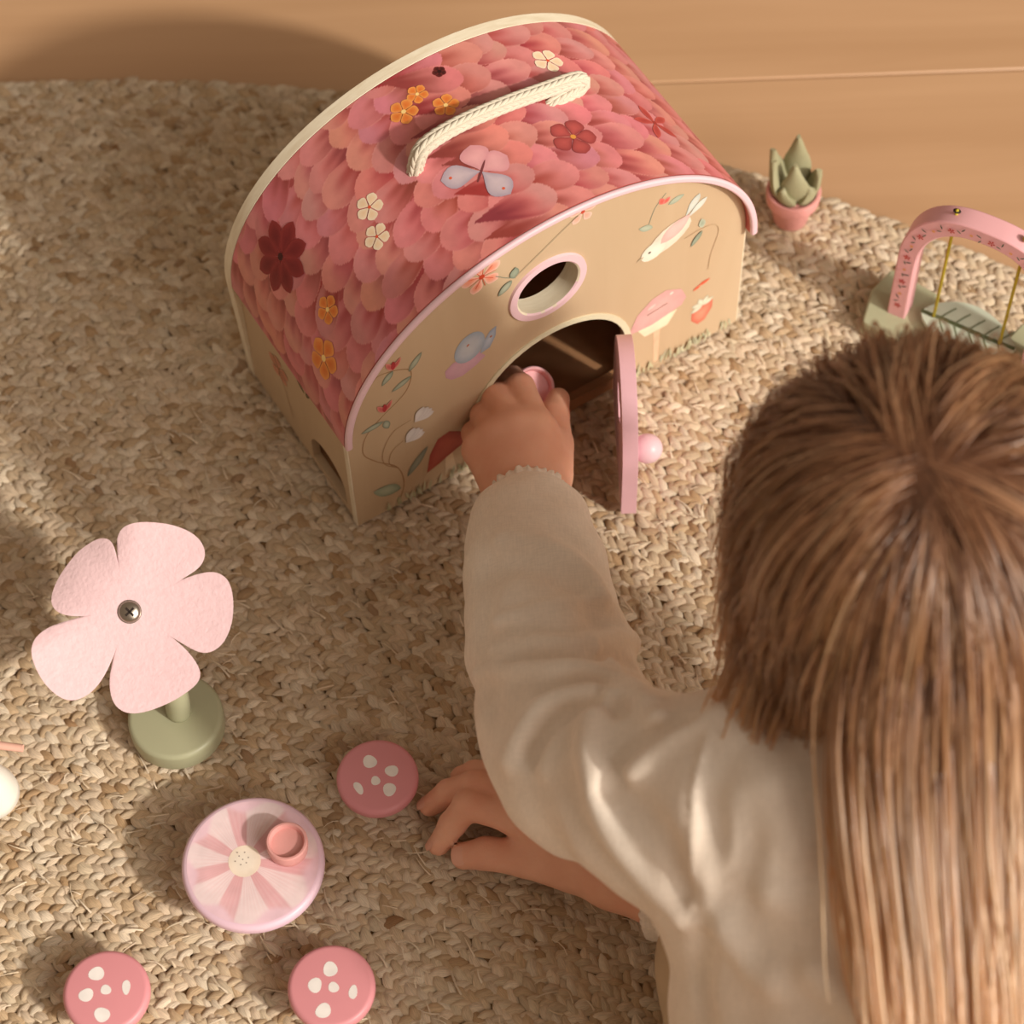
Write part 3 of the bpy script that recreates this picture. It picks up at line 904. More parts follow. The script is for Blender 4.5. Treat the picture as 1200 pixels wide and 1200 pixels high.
def stool(px, py, zt, r, rot, label, spots):
    p = at(px, py, zt)
    root = empty('mushroom_stool', (p[0], p[1], 0.0), rot)
    tag(root, label, 'toy stool', 'spotted mushroom stools around the flower table')
    V, F = lathe(round_disc(r, zt - 0.0085, zt, 0.0030, 5), 56)
    cap = mesh_obj('cap', V, F, M['stool'], root, auto=60)
    V, F = lathe([(0, 0.0), (0.0115, 0.0), (0.0125, 0.001), (0.0100, 0.008), (0.0092, zt - 0.0083), (0, zt - 0.0083)], 32)
    mesh_obj('stem', V, F, M['white'], root, auto=50)
    for x, y, a_, b_, rr_ in spots:
        a = Art(flat_map(zt), 0.00004, 0.00012)
        n = 18
        w1, w2 = random.uniform(0, 6), random.uniform(0, 6)
        pts = []
        for i in range(n):
            t = 2 * math.pi * i / n
            k = 1 + 0.06 * math.sin(2 * t + w1) + 0.05 * math.sin(3 * t + w2)
            ex, ey = a_ * k * math.cos(t), b_ * k * math.sin(t)
            pts.append((x + ex * math.cos(rr_) - ey * math.sin(rr_), y + ex * math.sin(rr_) + ey * math.cos(rr_)))
        a.poly(pts, (240, 234, 232))
        a.build('white_spot', M['print'], cap)
    return root


def px_spots(cx, cy, lst, s=2245.0):
    return [((x - cx) / s, -(y - cy) / s / 0.885, a_ / s, b_ / s, r_) for x, y, a_, b_, r_ in lst]


ZS_ = 0.022
stool(442, 909, ZS_, 0.0226, 0, 'pink spotted mushroom stool beside the resting hand, nearest the child', px_spots(442, 909, [(433, 892, 9, 8.5, 0), (460, 904, 8, 8, 0), (440, 915, 6, 6, 0), (457, 926, 8.5, 8.5, 0), (419, 923, 5, 9, 0.45)]))
stool(388, 1155, ZS_, 0.0232, 0, 'pink spotted mushroom stool at the bottom edge, below the flower table', px_spots(388, 1155, [(387, 1137, 9, 9, 0), (369, 1154, 8.5, 9, 0), (391, 1157, 6.5, 6.5, 0), (414, 1163, 5, 9, -0.2), (379, 1182, 9.5, 9, 0)]))
stool(124, 1161, ZS_, 0.0230, 0, 'pink spotted mushroom stool in the bottom left corner', px_spots(124, 1161, [(112, 1142, 9, 9, 0.4), (101, 1165, 8.5, 8.5, 0), (124, 1160, 6, 6.5, 0.3), (148, 1158, 5, 9, 0.1), (121, 1187, 9.5, 9, 0)]))

# flower-printed table
ZT = 0.029
p = at(296, 1010, ZT)
tab = empty('flower_table', (p[0], p[1], 0.0))
tag(tab, 'round pale pink toy table with a painted daisy top', 'toy table')
TR = 0.0385
V, F = lathe(round_disc(TR, ZT - 0.0085, ZT, 0.0030, 5), 72)
top = mesh_obj('table_top', V, F, M['table'], tab, auto=60)
V, F = lathe([(0, 0.0), (0.0150, 0.0), (0.0160, 0.0012), (0.0120, 0.009), (0.0105, ZT - 0.0083), (0, ZT - 0.0083)], 36)
mesh_obj('table_leg', V, F, M['table'], tab, auto=50)
cx0, cy0 = -0.0043, 0.0005
NRt, NAt = 44, 224
rg, ag = np.meshgrid(np.linspace(0.0005, 1, NRt), np.linspace(0, 2 * np.pi, NAt, endpoint=False), indexing='ij')
ex, ey = (TR - 0.0030) * np.cos(ag), (TR - 0.0030) * np.sin(ag)
gx, gy = cx0 * (1 - rg) + ex * rg, cy0 * (1 - rg) + ey * rg
aa = np.arctan2(gy - cy0, gx - cx0)
phs = (aa / (2 * np.pi) * 7 + 0.12 + 0.06 * np.sin(aa * 2 + 1)) % 1.0
u_ = np.abs(phs - 0.5) * 2                                       # 0 along a pale petal, 1 between two
wid_ = 0.38 + 0.30 * rg
gap = sst(u_, wid_ - 0.05, wid_ + 0.05)
c_bg, c_pale, c_deep = (np.array(lin(*c)[:3]) for c in ((238, 202, 216), (244, 222, 226), (230, 182, 190)))
c_rt = np.array(lin(224, 158, 160)[:3])
fib = 0.5 + 0.5 * np.sin(aa * 74 + 2 * np.sin(aa * 9))
tint = np.clip((1 - rg) * 1.15, 0, 1)[..., None]
pale = c_pale * (1 - 0.45 * tint * fib[..., None]) + c_rt * 0.45 * tint * fib[..., None]
deep = c_deep * (1 - 0.6 * tint) + c_rt * 0.6 * tint
deep = deep * (1 - 0.18 * fib[..., None]) + c_pale * 0.18 * fib[..., None]
colr = pale * (1 - gap[..., None]) + deep * gap[..., None]
fade = sst(rg + 0.10 * np.cos(aa * 7 + 1.5), 0.86, 0.99)[..., None]
colr = colr * (1 - fade) + c_bg * fade
V = np.stack([gx, gy, np.full_like(gx, ZT + 0.00012)], -1).reshape(-1, 3)
Q = np.array([(i * NAt + j, (i + 1) * NAt + j, (i + 1) * NAt + (j + 1) % NAt, i * NAt + (j + 1) % NAt) for i in range(NRt - 1) for j in range(NAt)])
o = fast_obj('painted_daisy', V, Q, M['print'], top, colr.reshape(-1, 3)); o['label'] = 'painted pale pink daisy petals'
a = Art(flat_map(ZT), 0.00003, 0.00022)
a.ell(cx0, cy0, 0.0088, 0.0092, 0, (244, 226, 208), (248, 236, 222), 24)
for x, y in ((0, 0), (.003, .001), (-.002, .002), (-.001, -.003), (.002, -.002), (.001, .004), (-.004, -.001), (-.003, .004)):
    a.ell(cx0 - 0.001 + x, cy0 + 0.001 + y, 0.00045, 0.00045, 0, (176, 160, 150), None, 8)
o = a.build('painted_daisy_centre', M['print'], top); o['label'] = 'cream centre of the painted daisy'


def cup(name, r, h, mat, label, cat, recess=0.45):
    rim = 0.0016
    prof = [(0, 0), (r * 0.86, 0.0), (r * 0.93, 0.001), (r, h * 0.55), (r, h - 0.0008), (r - 0.0006, h), (r - rim, h), (r - rim - 0.0005, h - 0.0008), (r - rim - 0.001, h * recess), (0, h * recess - 0.0005)]
    V, F = lathe(prof, 44)
    o = mesh_obj(name, V, F, mat, None, auto=35)
    tag(o, label, cat)
    return o


c1 = cup('toy_cup', 0.0112, 0.0120, M['cup'], 'small dusty pink wooden cup standing on the flower table', 'toy cup', 0.72)
pc = at(336, 986, ZT + 0.012)
c1.location = (pc[0], pc[1], ZT + 0.0007)

# felt flower on a sage stand
pb = at(205, 838, 0.0165)
fl = empty('felt_flower', (pb[0], pb[1], 0.0))
tag(fl, 'pink felt flower with a screw centre on a sage green stand', 'toy flower')
BR = 0.0268
V, F = lathe(round_disc(BR, 0.0, 0.0165, 0.0030, 5), 64)
mesh_obj('stand', V, F, M['green'], fl, auto=60)
FZ = 0.098
pf = at(152, 717, FZ)
fc = Vector((pf[0] - pb[0], pf[1] - pb[1], FZ))
nv = Vector((0.13, -0.47, 0.87)).normalized()
st_top = fc - nv * 0.004
V, F = tube(smooth_path([(0.002, 0.002, 0.012), (0.002, 0.004, 0.05), tuple(st_top - nv * 0.018 + Vector((0, -.001, 0))), tuple(st_top)], 16), 0.0070, 20)
mesh_obj('stem', V, F, M['green'], fl, True)
OUT = [(138, 660), (135, 630), (141, 615), (165, 610), (200, 613), (228, 624), (241, 640), (242, 655), (232, 668), (206, 681), (200, 684), (206, 681.5), (228, 673), (250, 667), (268, 676), (274, 700), (273, 730), (262, 757), (243, 769), (225, 762), (200, 745), (193, 740), (200, 746), (215, 757), (230, 775), (239, 790), (236, 800), (205, 822), (170, 836), (147, 838), (132, 825), (128, 800), (132, 775), (135, 765), (131, 775), (125, 790), (110, 812), (90, 823), (75, 821), (52, 800), (38, 770), (37, 755), (45, 742), (65, 731), (95, 723), (101, 721), (95, 722.5), (75, 722), (60, 715), (58, 700), (68, 675), (90, 645), (115, 628), (128, 626), (133, 635), (137, 655)]
S_ = 2190.0
pts = [((x - 152) / S_, -(y - 717) / S_) for x, y in OUT]
res_ = []
for i in range(len(pts)):
    a0, b0 = np.array(pts[i]), np.array(pts[(i + 1) % len(pts)])
    k = max(1, int(np.linalg.norm(b0 - a0) / 0.0022))
    for j in range(k): res_.append(tuple(a0 + (b0 - a0) * j / k))
# soften the outline except at the slits
Rr = np.array(res_)
slit = np.array([min(math.hypot(x - (sx - 152) / S_, y + (sy - 717) / S_) for sx, sy in ((138, 660), (200, 684), (193, 740), (135, 765), (101, 721))) for x, y in res_])
for it in range(8):
    sm = 0.25 * np.roll(Rr, 1, 0) + 0.5 * Rr + 0.25 * np.roll(Rr, -1, 0)
    wgt = np.clip((slit - 0.002) / 0.006, 0, 1)[:, None]
    Rr = Rr * (1 - wgt) + sm * wgt
xa = Vector(C_R).normalized(); xa = (xa - nv * xa.dot(nv)).normalized(); ya = nv.cross(xa)
bendk = {0: 0.7, 1: 1.2, 2: 1.4, 3: 1.6, 4: -5.0}


def fpos(x, y, h):
    an = math.degrees(math.atan2(y, x)) % 360
    r = math.hypot(x, y)
    cen = {0: 68, 1: 2, 2: 283, 3: 214, 4: 144}
    w = 0; kk = 0
    for i, c in cen.items():
        dd = abs((an - c + 180) % 360 - 180)
        ww = max(0.0, 1 - (dd / 62) ** 2) ** 2 + 1e-6
        w += ww; kk += ww * bendk[i]
    kk /= w
    z = kk * max(0, r - 0.010) ** 2 * 1.7 + h
    return fc + xa * x + ya * y + nv * z


V, F = [], []
NR = 7
N0 = len(Rr)
for side_h in (0.0013, -0.0013):
    V.append(tuple(fpos(0, 0, side_h)))
    for k in range(1, NR + 1):
        t = k / NR
        shr = 1.0 if k < NR else 0.995
        for x, y in Rr: V.append(tuple(fpos(x * t * shr, y * t * shr, side_h * (1 if k < NR else 0.7))))
M1 = 1 + NR * N0
for b_, flip in ((0, False), (M1, True)):
    for i in range(N0):
        j = (i + 1) % N0
        f_ = (b_, b_ + 1 + j, b_ + 1 + i); F.append(f_)
        for k in range(NR - 1):
            q_ = (b_ + 1 + k * N0 + i, b_ + 1 + k * N0 + j, b_ + 1 + (k + 1) * N0 + j, b_ + 1 + (k + 1) * N0 + i)
            F.append(q_)
for i in range(N0):
    j = (i + 1) % N0
    F.append((1 + (NR - 1) * N0 + i, 1 + (NR - 1) * N0 + j, M1 + 1 + (NR - 1) * N0 + j, M1 + 1 + (NR - 1) * N0 + i))
o = fix_normals(mesh_obj('felt_petals', V, F, M['felt'], fl, auto=60)); o['label'] = 'five-petalled pale pink felt bloom'
# screw head
V, F = lathe([(0, 0.0), (0.0064, 0.0), (0.0064, 0.0006)] + [(0.0060 * math.cos(a), 0.0006 + 0.0026 * math.sin(a)) for a in [math.radians(90 * i / 8) for i in range(8)]] + [(0, 0.0032)], 32)
sc = mesh_obj('screw', V, F, M['steel'], fl, auto=50)
sc.rotation_euler = nv.to_track_quat('Z', 'Y').to_euler()
sc.location = fc + nv * 0.0012
for k in range(2):
    V, F = box(-0.0030, 0.0030, -0.0006, 0.0006, 0.00262, 0.00335)
    s2 = mesh_obj('screw_slot', V, F, M['black'], sc); s2.rotation_euler = (0, 0, 0.5 + k * math.pi / 2)

# white piece at the left edge, with a pink stick lying against it
pw = at(-14, 925, 0.008)
V, F = lathe([(0, 0), (0.0150, 0.0), (0.0165, 0.0015), (0.0160, 0.007), (0.0130, 0.018), (0.0100, 0.024), (0.0055, 0.0275), (0, 0.0285)], 40)
wp = empty('wooden_toy_piece', (pw[0], pw[1], 0.0)); tag(wp, 'white rounded wooden toy piece cut off by the left edge', 'toy')
mesh_obj('body', V, F, M['white'], wp, auto=60)
q1, q2 = at(-45, 868, 0.021), at(27, 877, 0.021)
V, F = tube([q1, q1 * 0.5 + q2 * 0.5, q2], [0.0022, 0.0025, 0.0022], 12)
M['stick'] = plain('pink_stick_paint', (240, 190, 172), 0.5, 0.03)
V = [(x - pw[0], y - pw[1], z) for x, y, z in V]
o = mesh_obj('arm', V, F, M['stick'], wp, auto=50); o['label'] = 'thin pale pink stick'

# ------------------------------------------------------------------ potted succulent
pp_ = at(926, 256, 0.0)
pl = empty('potted_succulent', (pp_[0], pp_[1], 0.0))
tag(pl, 'small wooden succulent with sage leaves in a pink pot', 'toy plant')
PH = 0.0300
V, F = lathe([(0, 0.0), (0.0098, 0.0), (0.0108, 0.0012), (0.0138, PH * 0.62), (0.0142, PH * 0.66), (0.0166, PH * 0.70), (0.0172, PH - 0.001), (0.0166, PH), (0.0150, PH), (0.0142, PH - 0.003), (0, PH - 0.0032)], 40)
mesh_obj('pot', V, F, M['pot'], pl, auto=40)


def leaf_block(base, tip, w, t, name, parent, mat):
    """thick wooden leaf, pointed at its tip, hollowed along its face"""
    B, T = Vector(base), Vector(tip)
    ax = T - B; L_ = ax.length; ax.normalize()
    out = Vector((B.x, B.y, 0)) + Vector((ax.x, ax.y, 0)) * 0.02
    out = (out - ax * out.dot(ax))
    if out.length < 1e-5: out = Vector((0, -1, 0)) - ax * ax.dot(Vector((0, -1, 0)))
    out.normalize(); sd = ax.cross(out)
    V, F = [], []
    n = 9
    for i in range(n + 1):
        u = i / n
        ww = w * (0.55 + 0.45 * math.sin(math.pi * min(1, u * 1.25 + 0.1))) * (1 - max(0, (u - 0.55) / 0.45) ** 2.2 * 0.80)
        tt = t * (1 - 0.55 * u)
        c = B + ax * (L_ * u) + out * (0.0022 * math.sin(math.pi * u))
        for k in range(8):
            a = 2 * math.pi * k / 8
            V.append(tuple(c + sd * (ww * 0.5 * math.cos(a)) + out * (tt * 0.5 * math.sin(a))))
    for i in range(n):
        for k in range(8):
            j = (k + 1) % 8
            F.append((i * 8 + k, i * 8 + j, (i + 1) * 8 + j, (i + 1) * 8 + k))
    F.append(tuple(range(8))[::-1]); F.append(tuple(range(n * 8, n * 8 + 8)))
    return mesh_obj(name, V, F, mat, parent, auto=50)


zb = PH - 0.004
for (bx_, by_), (tpx, tpy, tz), w_, t_ in (((-0.004, 0.006), (906, 175, 0.064), 0.0125, 0.0085), ((0.002, 0.007), (936, 160, 0.071), 0.0140, 0.0090), ((-0.007, 0.000), (907, 189, 0.056), 0.0140, 0.0085),
                                           ((0.001, -0.004), (932, 194, 0.056), 0.0150, 0.0090), ((0.008, 0.003), (960, 199, 0.050), 0.0125, 0.0085), ((0.006, -0.003), (950, 221, 0.040), 0.0130, 0.0085), ((-0.003, -0.006), (917, 222, 0.041), 0.0120, 0.0080)):
    tp = at(tpx, tpy, tz) - np.array([pp_[0], pp_[1], 0.0])
    leaf_block((bx_, by_, zb), tuple(tp), w_ * 1.3, t_ * 1.1, 'leaf', pl, M['leafgreen'])

# ------------------------------------------------------------------ swing
sA, sB = at(1052, 374, 0.0), at(1206, 438, 0.0)
smid = (sA + sB) / 2
syaw = math.atan2(sB[1] - sA[1], sB[0] - sA[0])
sw = empty('toy_swing', (smid[0], smid[1], 0.0), syaw)
tag(sw, 'pink arched toy swing with yellow cords and a leaf seat', 'toy swing')
half = float(np.linalg.norm(sB - sA)) / 2
AH = 0.1240
DPT = 0.0068


def swing_arc(off, n=40):
    """outline of the arch: straight legs with a rounded top"""
    P = []
    a_, h_ = half + off, AH + off - 0.006
    r_ = 0.040
    P.append((-a_, 0.006)); P.append((-a_, h_ * 0.55))
    e_ = 2.5
    for i in range(1, n):
        t = math.pi - math.pi * i / n
        c, s = math.cos(t), math.sin(t)
        P.append((a_ * math.copysign(abs(c) ** (2 / e_), c), h_ * 0.55 + h_ * 0.45 * abs(s) ** (2 / e_)))
    P.append((a_, h_ * 0.55)); P.append((a_, 0.006))
    return P


outl = swing_arc(0.0058); inl = swing_arc(-0.0058)
V, F = [], []
m = len(outl)
for y in (-DPT, DPT):
    for p_ in outl: V.append((p_[0], y, p_[1]))
    for p_ in inl: V.append((p_[0], y, p_[1]))
for i in range(m - 1):
    F.append((i, i + 1, m + i + 1, m + i)); F.append((2 * m + i, 3 * m + i, 3 * m + i + 1, 2 * m + i + 1))
    F.append((i, 2 * m + i, 2 * m + i + 1, i + 1)); F.append((m + i, m + i + 1, 3 * m + i + 1, 3 * m + i))
F += [(0, m, 3 * m, 2 * m), (m - 1, 2 * m + m - 1, 4 * m - 1, 2 * m - 1)]
frame = fix_normals(mesh_obj('arch_frame', V, F, M['swing'], sw)); bevel(frame, 0.0010, 2)
# printed sprigs along the front face
cen = swing_arc(0.0)
cl = np.array(cen); sl = np.concatenate([[0], np.cumsum(np.linalg.norm(np.diff(cl, axis=0), axis=1))])
a = Art(lambda x, z, h: (x, -DPT - h, z), 0.00002, 0.00012)
s = 0.018; k = 0
while s < sl[-1] - 0.01:
    c = np.array([np.interp(s, sl, cl[:, 0]), np.interp(s, sl, cl[:, 1])])
    if k % 4 == 0: a.flower(c[0], c[1], 0.0024, 5, k, (196, 72, 62), (176, 50, 46), (160, 40, 40), 0.5)
    elif k % 4 == 2: a.ell(c[0], c[1], 0.0011, 0.0011, 0, (226, 160, 110))
    else:
        q_ = random.uniform(0, 3.1)
        a.petal(c[0], c[1] + 0.001, 0.0040, 0.0010, q_, (96, 96, 84), None, 0.9); a.petal(c[0], c[1] - 0.001, 0.0036, 0.0010, q_ + 1.5, (110, 112, 98), None, 0.9)
    s += 0.0062; k += 1
o = a.build('painted_sprigs', M['print'], frame)
# green slotted feet
for sx in (-1, 1):
    x0 = sx * half
    hexa = [(x0 - 0.0165, -0.020), (x0 + 0.0165, -0.024), (x0 + 0.021, -0.006), (x0 + 0.0165, 0.020), (x0 - 0.0165, 0.024), (x0 - 0.021, 0.004)]
    V, F = plate(hexa, [], 0.0004, 0.0125, lambda p_, q_, t: (p_, q_, t))
    o = fix_normals(mesh_obj('foot', V, F, M['green'], sw)); bevel(o, 0.0012, 2)
# cords, leaf seat
SEATZ = 0.018
for sx in (-1, 1):
    xt, xb = sx * 0.0215, sx * 0.0215
    V, F = tube([(xt, 0.0, AH + 0.0010), (xt * 1.0, 0.0, AH - 0.02), (xb, -0.001, SEATZ + 0.001)], 0.0010, 8)
    mesh_obj('cord', V, F, M['cord'], sw, True)
    V, F = lathe([(0, -0.0012), (0.0020, -0.0008), (0.0024, 0.0004), (0.0018, 0.0018), (0, 0.0024)], 14)
    o = mesh_obj('cord_knot_or_hole', V, F, M['cord'] if sx > 0 else M['black'], sw, True); o.location = (xt, 0, AH - 0.0003)  # right: knot; left: dark blob painted as the shade in the cord hole
    if sx < 0: o.scale = (1.0, 0.8, 0.30)
    o.data.update()
nL = 26
lo = []
for i in range(nL + 1):
    t = i / nL
    x = -0.030 + 0.062 * t
    w = 0.0165 * math.sin(math.pi * t ** 0.9) ** 0.75
    lo.append((x, w))
outl = [(x, -w) for x, w in lo] + [(x, w) for x, w in reversed(lo[1:-1])]
for sgn, lab in ((-1, 'near'), (1, 'far')):
    half_l = [(x, sgn * w) for x, w in lo] if sgn < 0 else [(x, w) for x, w in reversed(lo)]
    V, F = plate(half_l, [], 0, 0.0035, lambda p_, q_, t: (p_, q_, SEATZ - 0.0035 + t + 0.18 * abs(q_)))
    fix_normals(mesh_obj('leaf_seat', V, F, M['leafseat'], sw))
a = Art(lambda x, y, h: (x, y, SEATZ + 0.18 * abs(y) + h), 0.00003, 0.00025)
a.line([(-0.030, 0), (-0.01, 0.0002), (0.01, -0.0002), (0.031, 0)], 0.0028, (94, 104, 72))
for i in range(5):
    x = -0.018 + i * 0.0095
    for sg in (-1, 1):
        a.line([(x, 0), (x + 0.003, sg * 0.005), (x + 0.0065, sg * 0.0100)], 0.0010, (120, 130, 104))
o = a.build('painted_leaf_vein', M['print'], sw)


# ================================================================== CHILD
def A3(px, py, z): return at(px, py, z)


def cone_sdf(P, a, b, ra, rb):
    """distance to a tapered capsule"""
    a = np.asarray(a, float); b = np.asarray(b, float)
    ba = b - a; l2 = ba @ ba + 1e-12; rr_ = ra - rb; a2 = max(l2 - rr_ * rr_, 1e-9); il2 = 1.0 / l2
    pa = P - a; y = pa @ ba; z = y - l2
    w = pa * l2 - y[:, None] * ba
    x2 = np.einsum('ij,ij->i', w, w); y2 = y * y * l2; z2 = z * z * l2
    k = np.sign(rr_) * rr_ * rr_ * x2
    out = (np.sqrt(x2 * a2 * il2) + y * rr_) * il2 - ra
    m1 = np.sign(z) * a2 * z2 > k
    m2 = np.sign(y) * a2 * y2 < k
    out = np.where(m2, np.sqrt(np.maximum(x2 + y2, 0)) * il2 - ra, out)
    out = np.where(m1, np.sqrt(np.maximum(x2 + z2, 0)) * il2 - rb, out)
    return out


def ell_sdf(P, c, ax, r):
    """approximate distance to an ellipsoid with axes ax (rows) and radii r"""
    q_ = (P - np.asarray(c)) @ np.asarray(ax).T
    r = np.asarray(r, float)
    k0 = np.sqrt(((q_ / r) ** 2).sum(1)); k1 = np.sqrt(((q_ / (r * r)) ** 2).sum(1)) + 1e-9
    return k0 * (k0 - 1.0) / k1


def smin(a, b, k):
    h = np.maximum(k - np.abs(a - b), 0.0) / k
    return np.minimum(a, b) - h * h * k * 0.25


def chain(P, pts, k=0.003):
    d = None
    for (p0, r0), (p1, r1) in zip(pts[:-1], pts[1:]):
        c = cone_sdf(P, p0, p1, r0, r1)
        d = c if d is None else smin(d, c, k)
    return d


def surface_nets(f, lo, hi, h, block=8):
    """mesh of f = 0, sampled only in the blocks that the surface passes"""
    lo = np.asarray(lo, float); hi = np.asarray(hi, float)
    H = h * block
    nb = np.ceil((hi - lo) / H).astype(int)
    I = np.stack(np.meshgrid(*[np.arange(n) for n in nb], indexing='ij'), -1).reshape(-1, 3)
    cen = lo + (I + 0.5) * H
    d = np.concatenate([f(c) for c in np.array_split(cen, max(1, len(cen) // 60000))])
    I = I[np.abs(d) < H * 1.05]
    g = np.arange(block + 1)
    G = np.stack(np.meshgrid(g, g, g, indexing='ij'), -1)
    N = nb * block + 2
    key = lambda c: (c[..., 0].astype(np.int64) * N[1] + c[..., 1]) * N[2] + c[..., 2]
    cell_k, cell_v, edges = [], [], {0: [], 1: [], 2: []}
    for part in np.array_split(I, max(1, len(I) // 300)):
        base = part[:, None, None, None, :] * block + G[None]
        P = lo + base.reshape(-1, 3) * h
        val = f(P).reshape(base.shape[:-1])
        s = val < 0
        B = block
        corners = [(i, j, k) for i in (0, 1) for j in (0, 1) for k in (0, 1)]
        cs = np.stack([s[:, i:B + i, j:B + j, k:B + k] for i, j, k in corners], -1)
        mixm = cs.any(-1) & ~cs.all(-1)
        ids = np.argwhere(mixm)
        if len(ids):
            vals = np.stack([val[ids[:, 0], ids[:, 1] + i, ids[:, 2] + j, ids[:, 3] + k] for i, j, k in corners], -1)
            acc = np.zeros((len(ids), 3)); cnt = np.zeros(len(ids))
            for a_ in range(8):
                for b_ in range(a_ + 1, 8):
                    ca, cb = np.array(corners[a_]), np.array(corners[b_])
                    if np.abs(ca - cb).sum() != 1: continue
                    va, vb = vals[:, a_], vals[:, b_]
                    m = (va < 0) != (vb < 0)
                    t = np.where(m, va / np.where(m, va - vb, 1), 0)
                    acc += np.where(m[:, None], ca + t[:, None] * (cb - ca), 0); cnt += m
            cg = base[ids[:, 0], ids[:, 1], ids[:, 2], ids[:, 3]]
            cell_k.append(key(cg)); cell_v.append(lo + (cg + acc / cnt[:, None]) * h)
        for ax in range(3):
            sl0 = [slice(None)] * 4; sl1 = [slice(None)] * 4
            sl0[ax + 1] = slice(0, B); sl1[ax + 1] = slice(1, B + 1)
            e = np.argwhere(s[tuple(sl0)] != s[tuple(sl1)])
            if len(e):
                c = base[e[:, 0], e[:, 1], e[:, 2], e[:, 3]]
                edges[ax].append(np.concatenate([c, s[e[:, 0], e[:, 1], e[:, 2], e[:, 3]][:, None].astype(int)], 1))
    ck = np.concatenate(cell_k); cv = np.concatenate(cell_v)
    ck, ui = np.unique(ck, return_index=True); cv = cv[ui]
    quads = []
    for ax in range(3):
        if not edges[ax]: continue
        E = np.unique(np.concatenate(edges[ax]), axis=0)
        o1, o2 = (ax + 1) % 3, (ax + 2) % 3
        u = np.zeros(3, int); u[o1] = 1; v = np.zeros(3, int); v[o2] = 1
        c = E[:, :3]
        qs = [c - u - v, c - v, c, c - u]
        idx, ok = [], np.ones(len(c), bool)
        for q_ in qs:
            kk = key(q_); j = np.clip(np.searchsorted(ck, kk), 0, len(ck) - 1)
            ok &= (ck[j] == kk) & (q_ >= 0).all(1); idx.append(j)
        Q = np.stack(idx, 1)
        flip = E[:, 3] == 0
        Q[flip] = Q[flip][:, ::-1]
        quads.append(Q[ok])
    return cv, np.concatenate(quads)


def march(f, px, py, t0=0.6, t1=1.8):
    d = C_F * FPX + C_R * (px - 600) - C_U * (py - 600); d = d / np.linalg.norm(d)
    t = t0
    for i in range(160):
        v = float(f((C_POS + d * t)[None])[0])
        if v < 0.0004 or t > t1: break
        t += max(v * 0.8, 0.0006)
    return C_POS + d * t


# ------------------------------------------------------------------ joints
L_WR, L_EL, L_SH = A3(620, 584, 0.068), A3(655, 850, 0.118), A3(880, 945, 0.212)
HEADC = A3(1078, 648, 0.302)
NECK0 = A3(1098, 862, 0.240)
CHEST = A3(1098, 960, 0.200)
MIDB = A3(1092, 1090, 0.160)
HIP = A3(1085, 1330, 0.094)
R_SH = L_SH + np.array([0.190, -0.004, 0.0])
R_EL = A3(1130, 1190, 0.085)
R_WR = A3(722, 1030, 0.032)
FWD = np.array([-0.42, 0.80, -0.42]); FWD /= np.linalg.norm(FWD)
HRT = np.cross(FWD, [0, 0, 1.0]); HRT /= np.linalg.norm(HRT)
HUP = np.cross(HRT, FWD)
HAX = np.stack([HRT, FWD, HUP])


def hp(x, y, z): return HEADC + HRT * x + FWD * y + HUP * z


def fing(*js): return [(A3(x, y, z), r) for x, y, z, r in js]


LH = dict(
    palm=[fing((643, 578, 0.066, 0.0105), (632, 505, 0.0735, 0.0105)), fing((625, 582, 0.068, 0.0120), (608, 503, 0.0755, 0.0110)),
          fing((606, 586, 0.066, 0.0110), (584, 512, 0.0710, 0.0105)), fing((594, 586, 0.061, 0.0100), (562, 528, 0.0620, 0.0098)), fing((640, 580, 0.060, 0.0110), (645, 530, 0.060, 0.0110)), fing((600, 570, 0.056, 0.0110), (590, 530, 0.056, 0.0110))],
    arm=fing((620, 590, 0.066, 0.0165), (632, 680, 0.078, 0.0200), (648, 800, 0.105, 0.0240)),
    fingers=[fing((630, 503, 0.0740, 0.0095), (609, 455, 0.0690, 0.0088), (601, 445, 0.0520, 0.0080), (612, 452, 0.0400, 0.0068)),
             fing((607, 503, 0.0755, 0.0095), (583, 466, 0.0680, 0.0086), (577, 462, 0.0500, 0.0080), (590, 468, 0.0380, 0.0068)),
             fing((584, 512, 0.0710, 0.0090), (568, 487, 0.0590, 0.0082), (572, 482, 0.0430, 0.0075), (585, 485, 0.0350, 0.0064)),
             fing((562, 527, 0.0620, 0.0086), (556, 508, 0.0490, 0.0074), (566, 502, 0.0370, 0.0066), (578, 503, 0.0320, 0.0058)),
             fing((648, 556, 0.0600, 0.0110), (651, 520, 0.0580, 0.0100), (649, 487, 0.0560, 0.0088), (654, 468, 0.0530, 0.0070))])
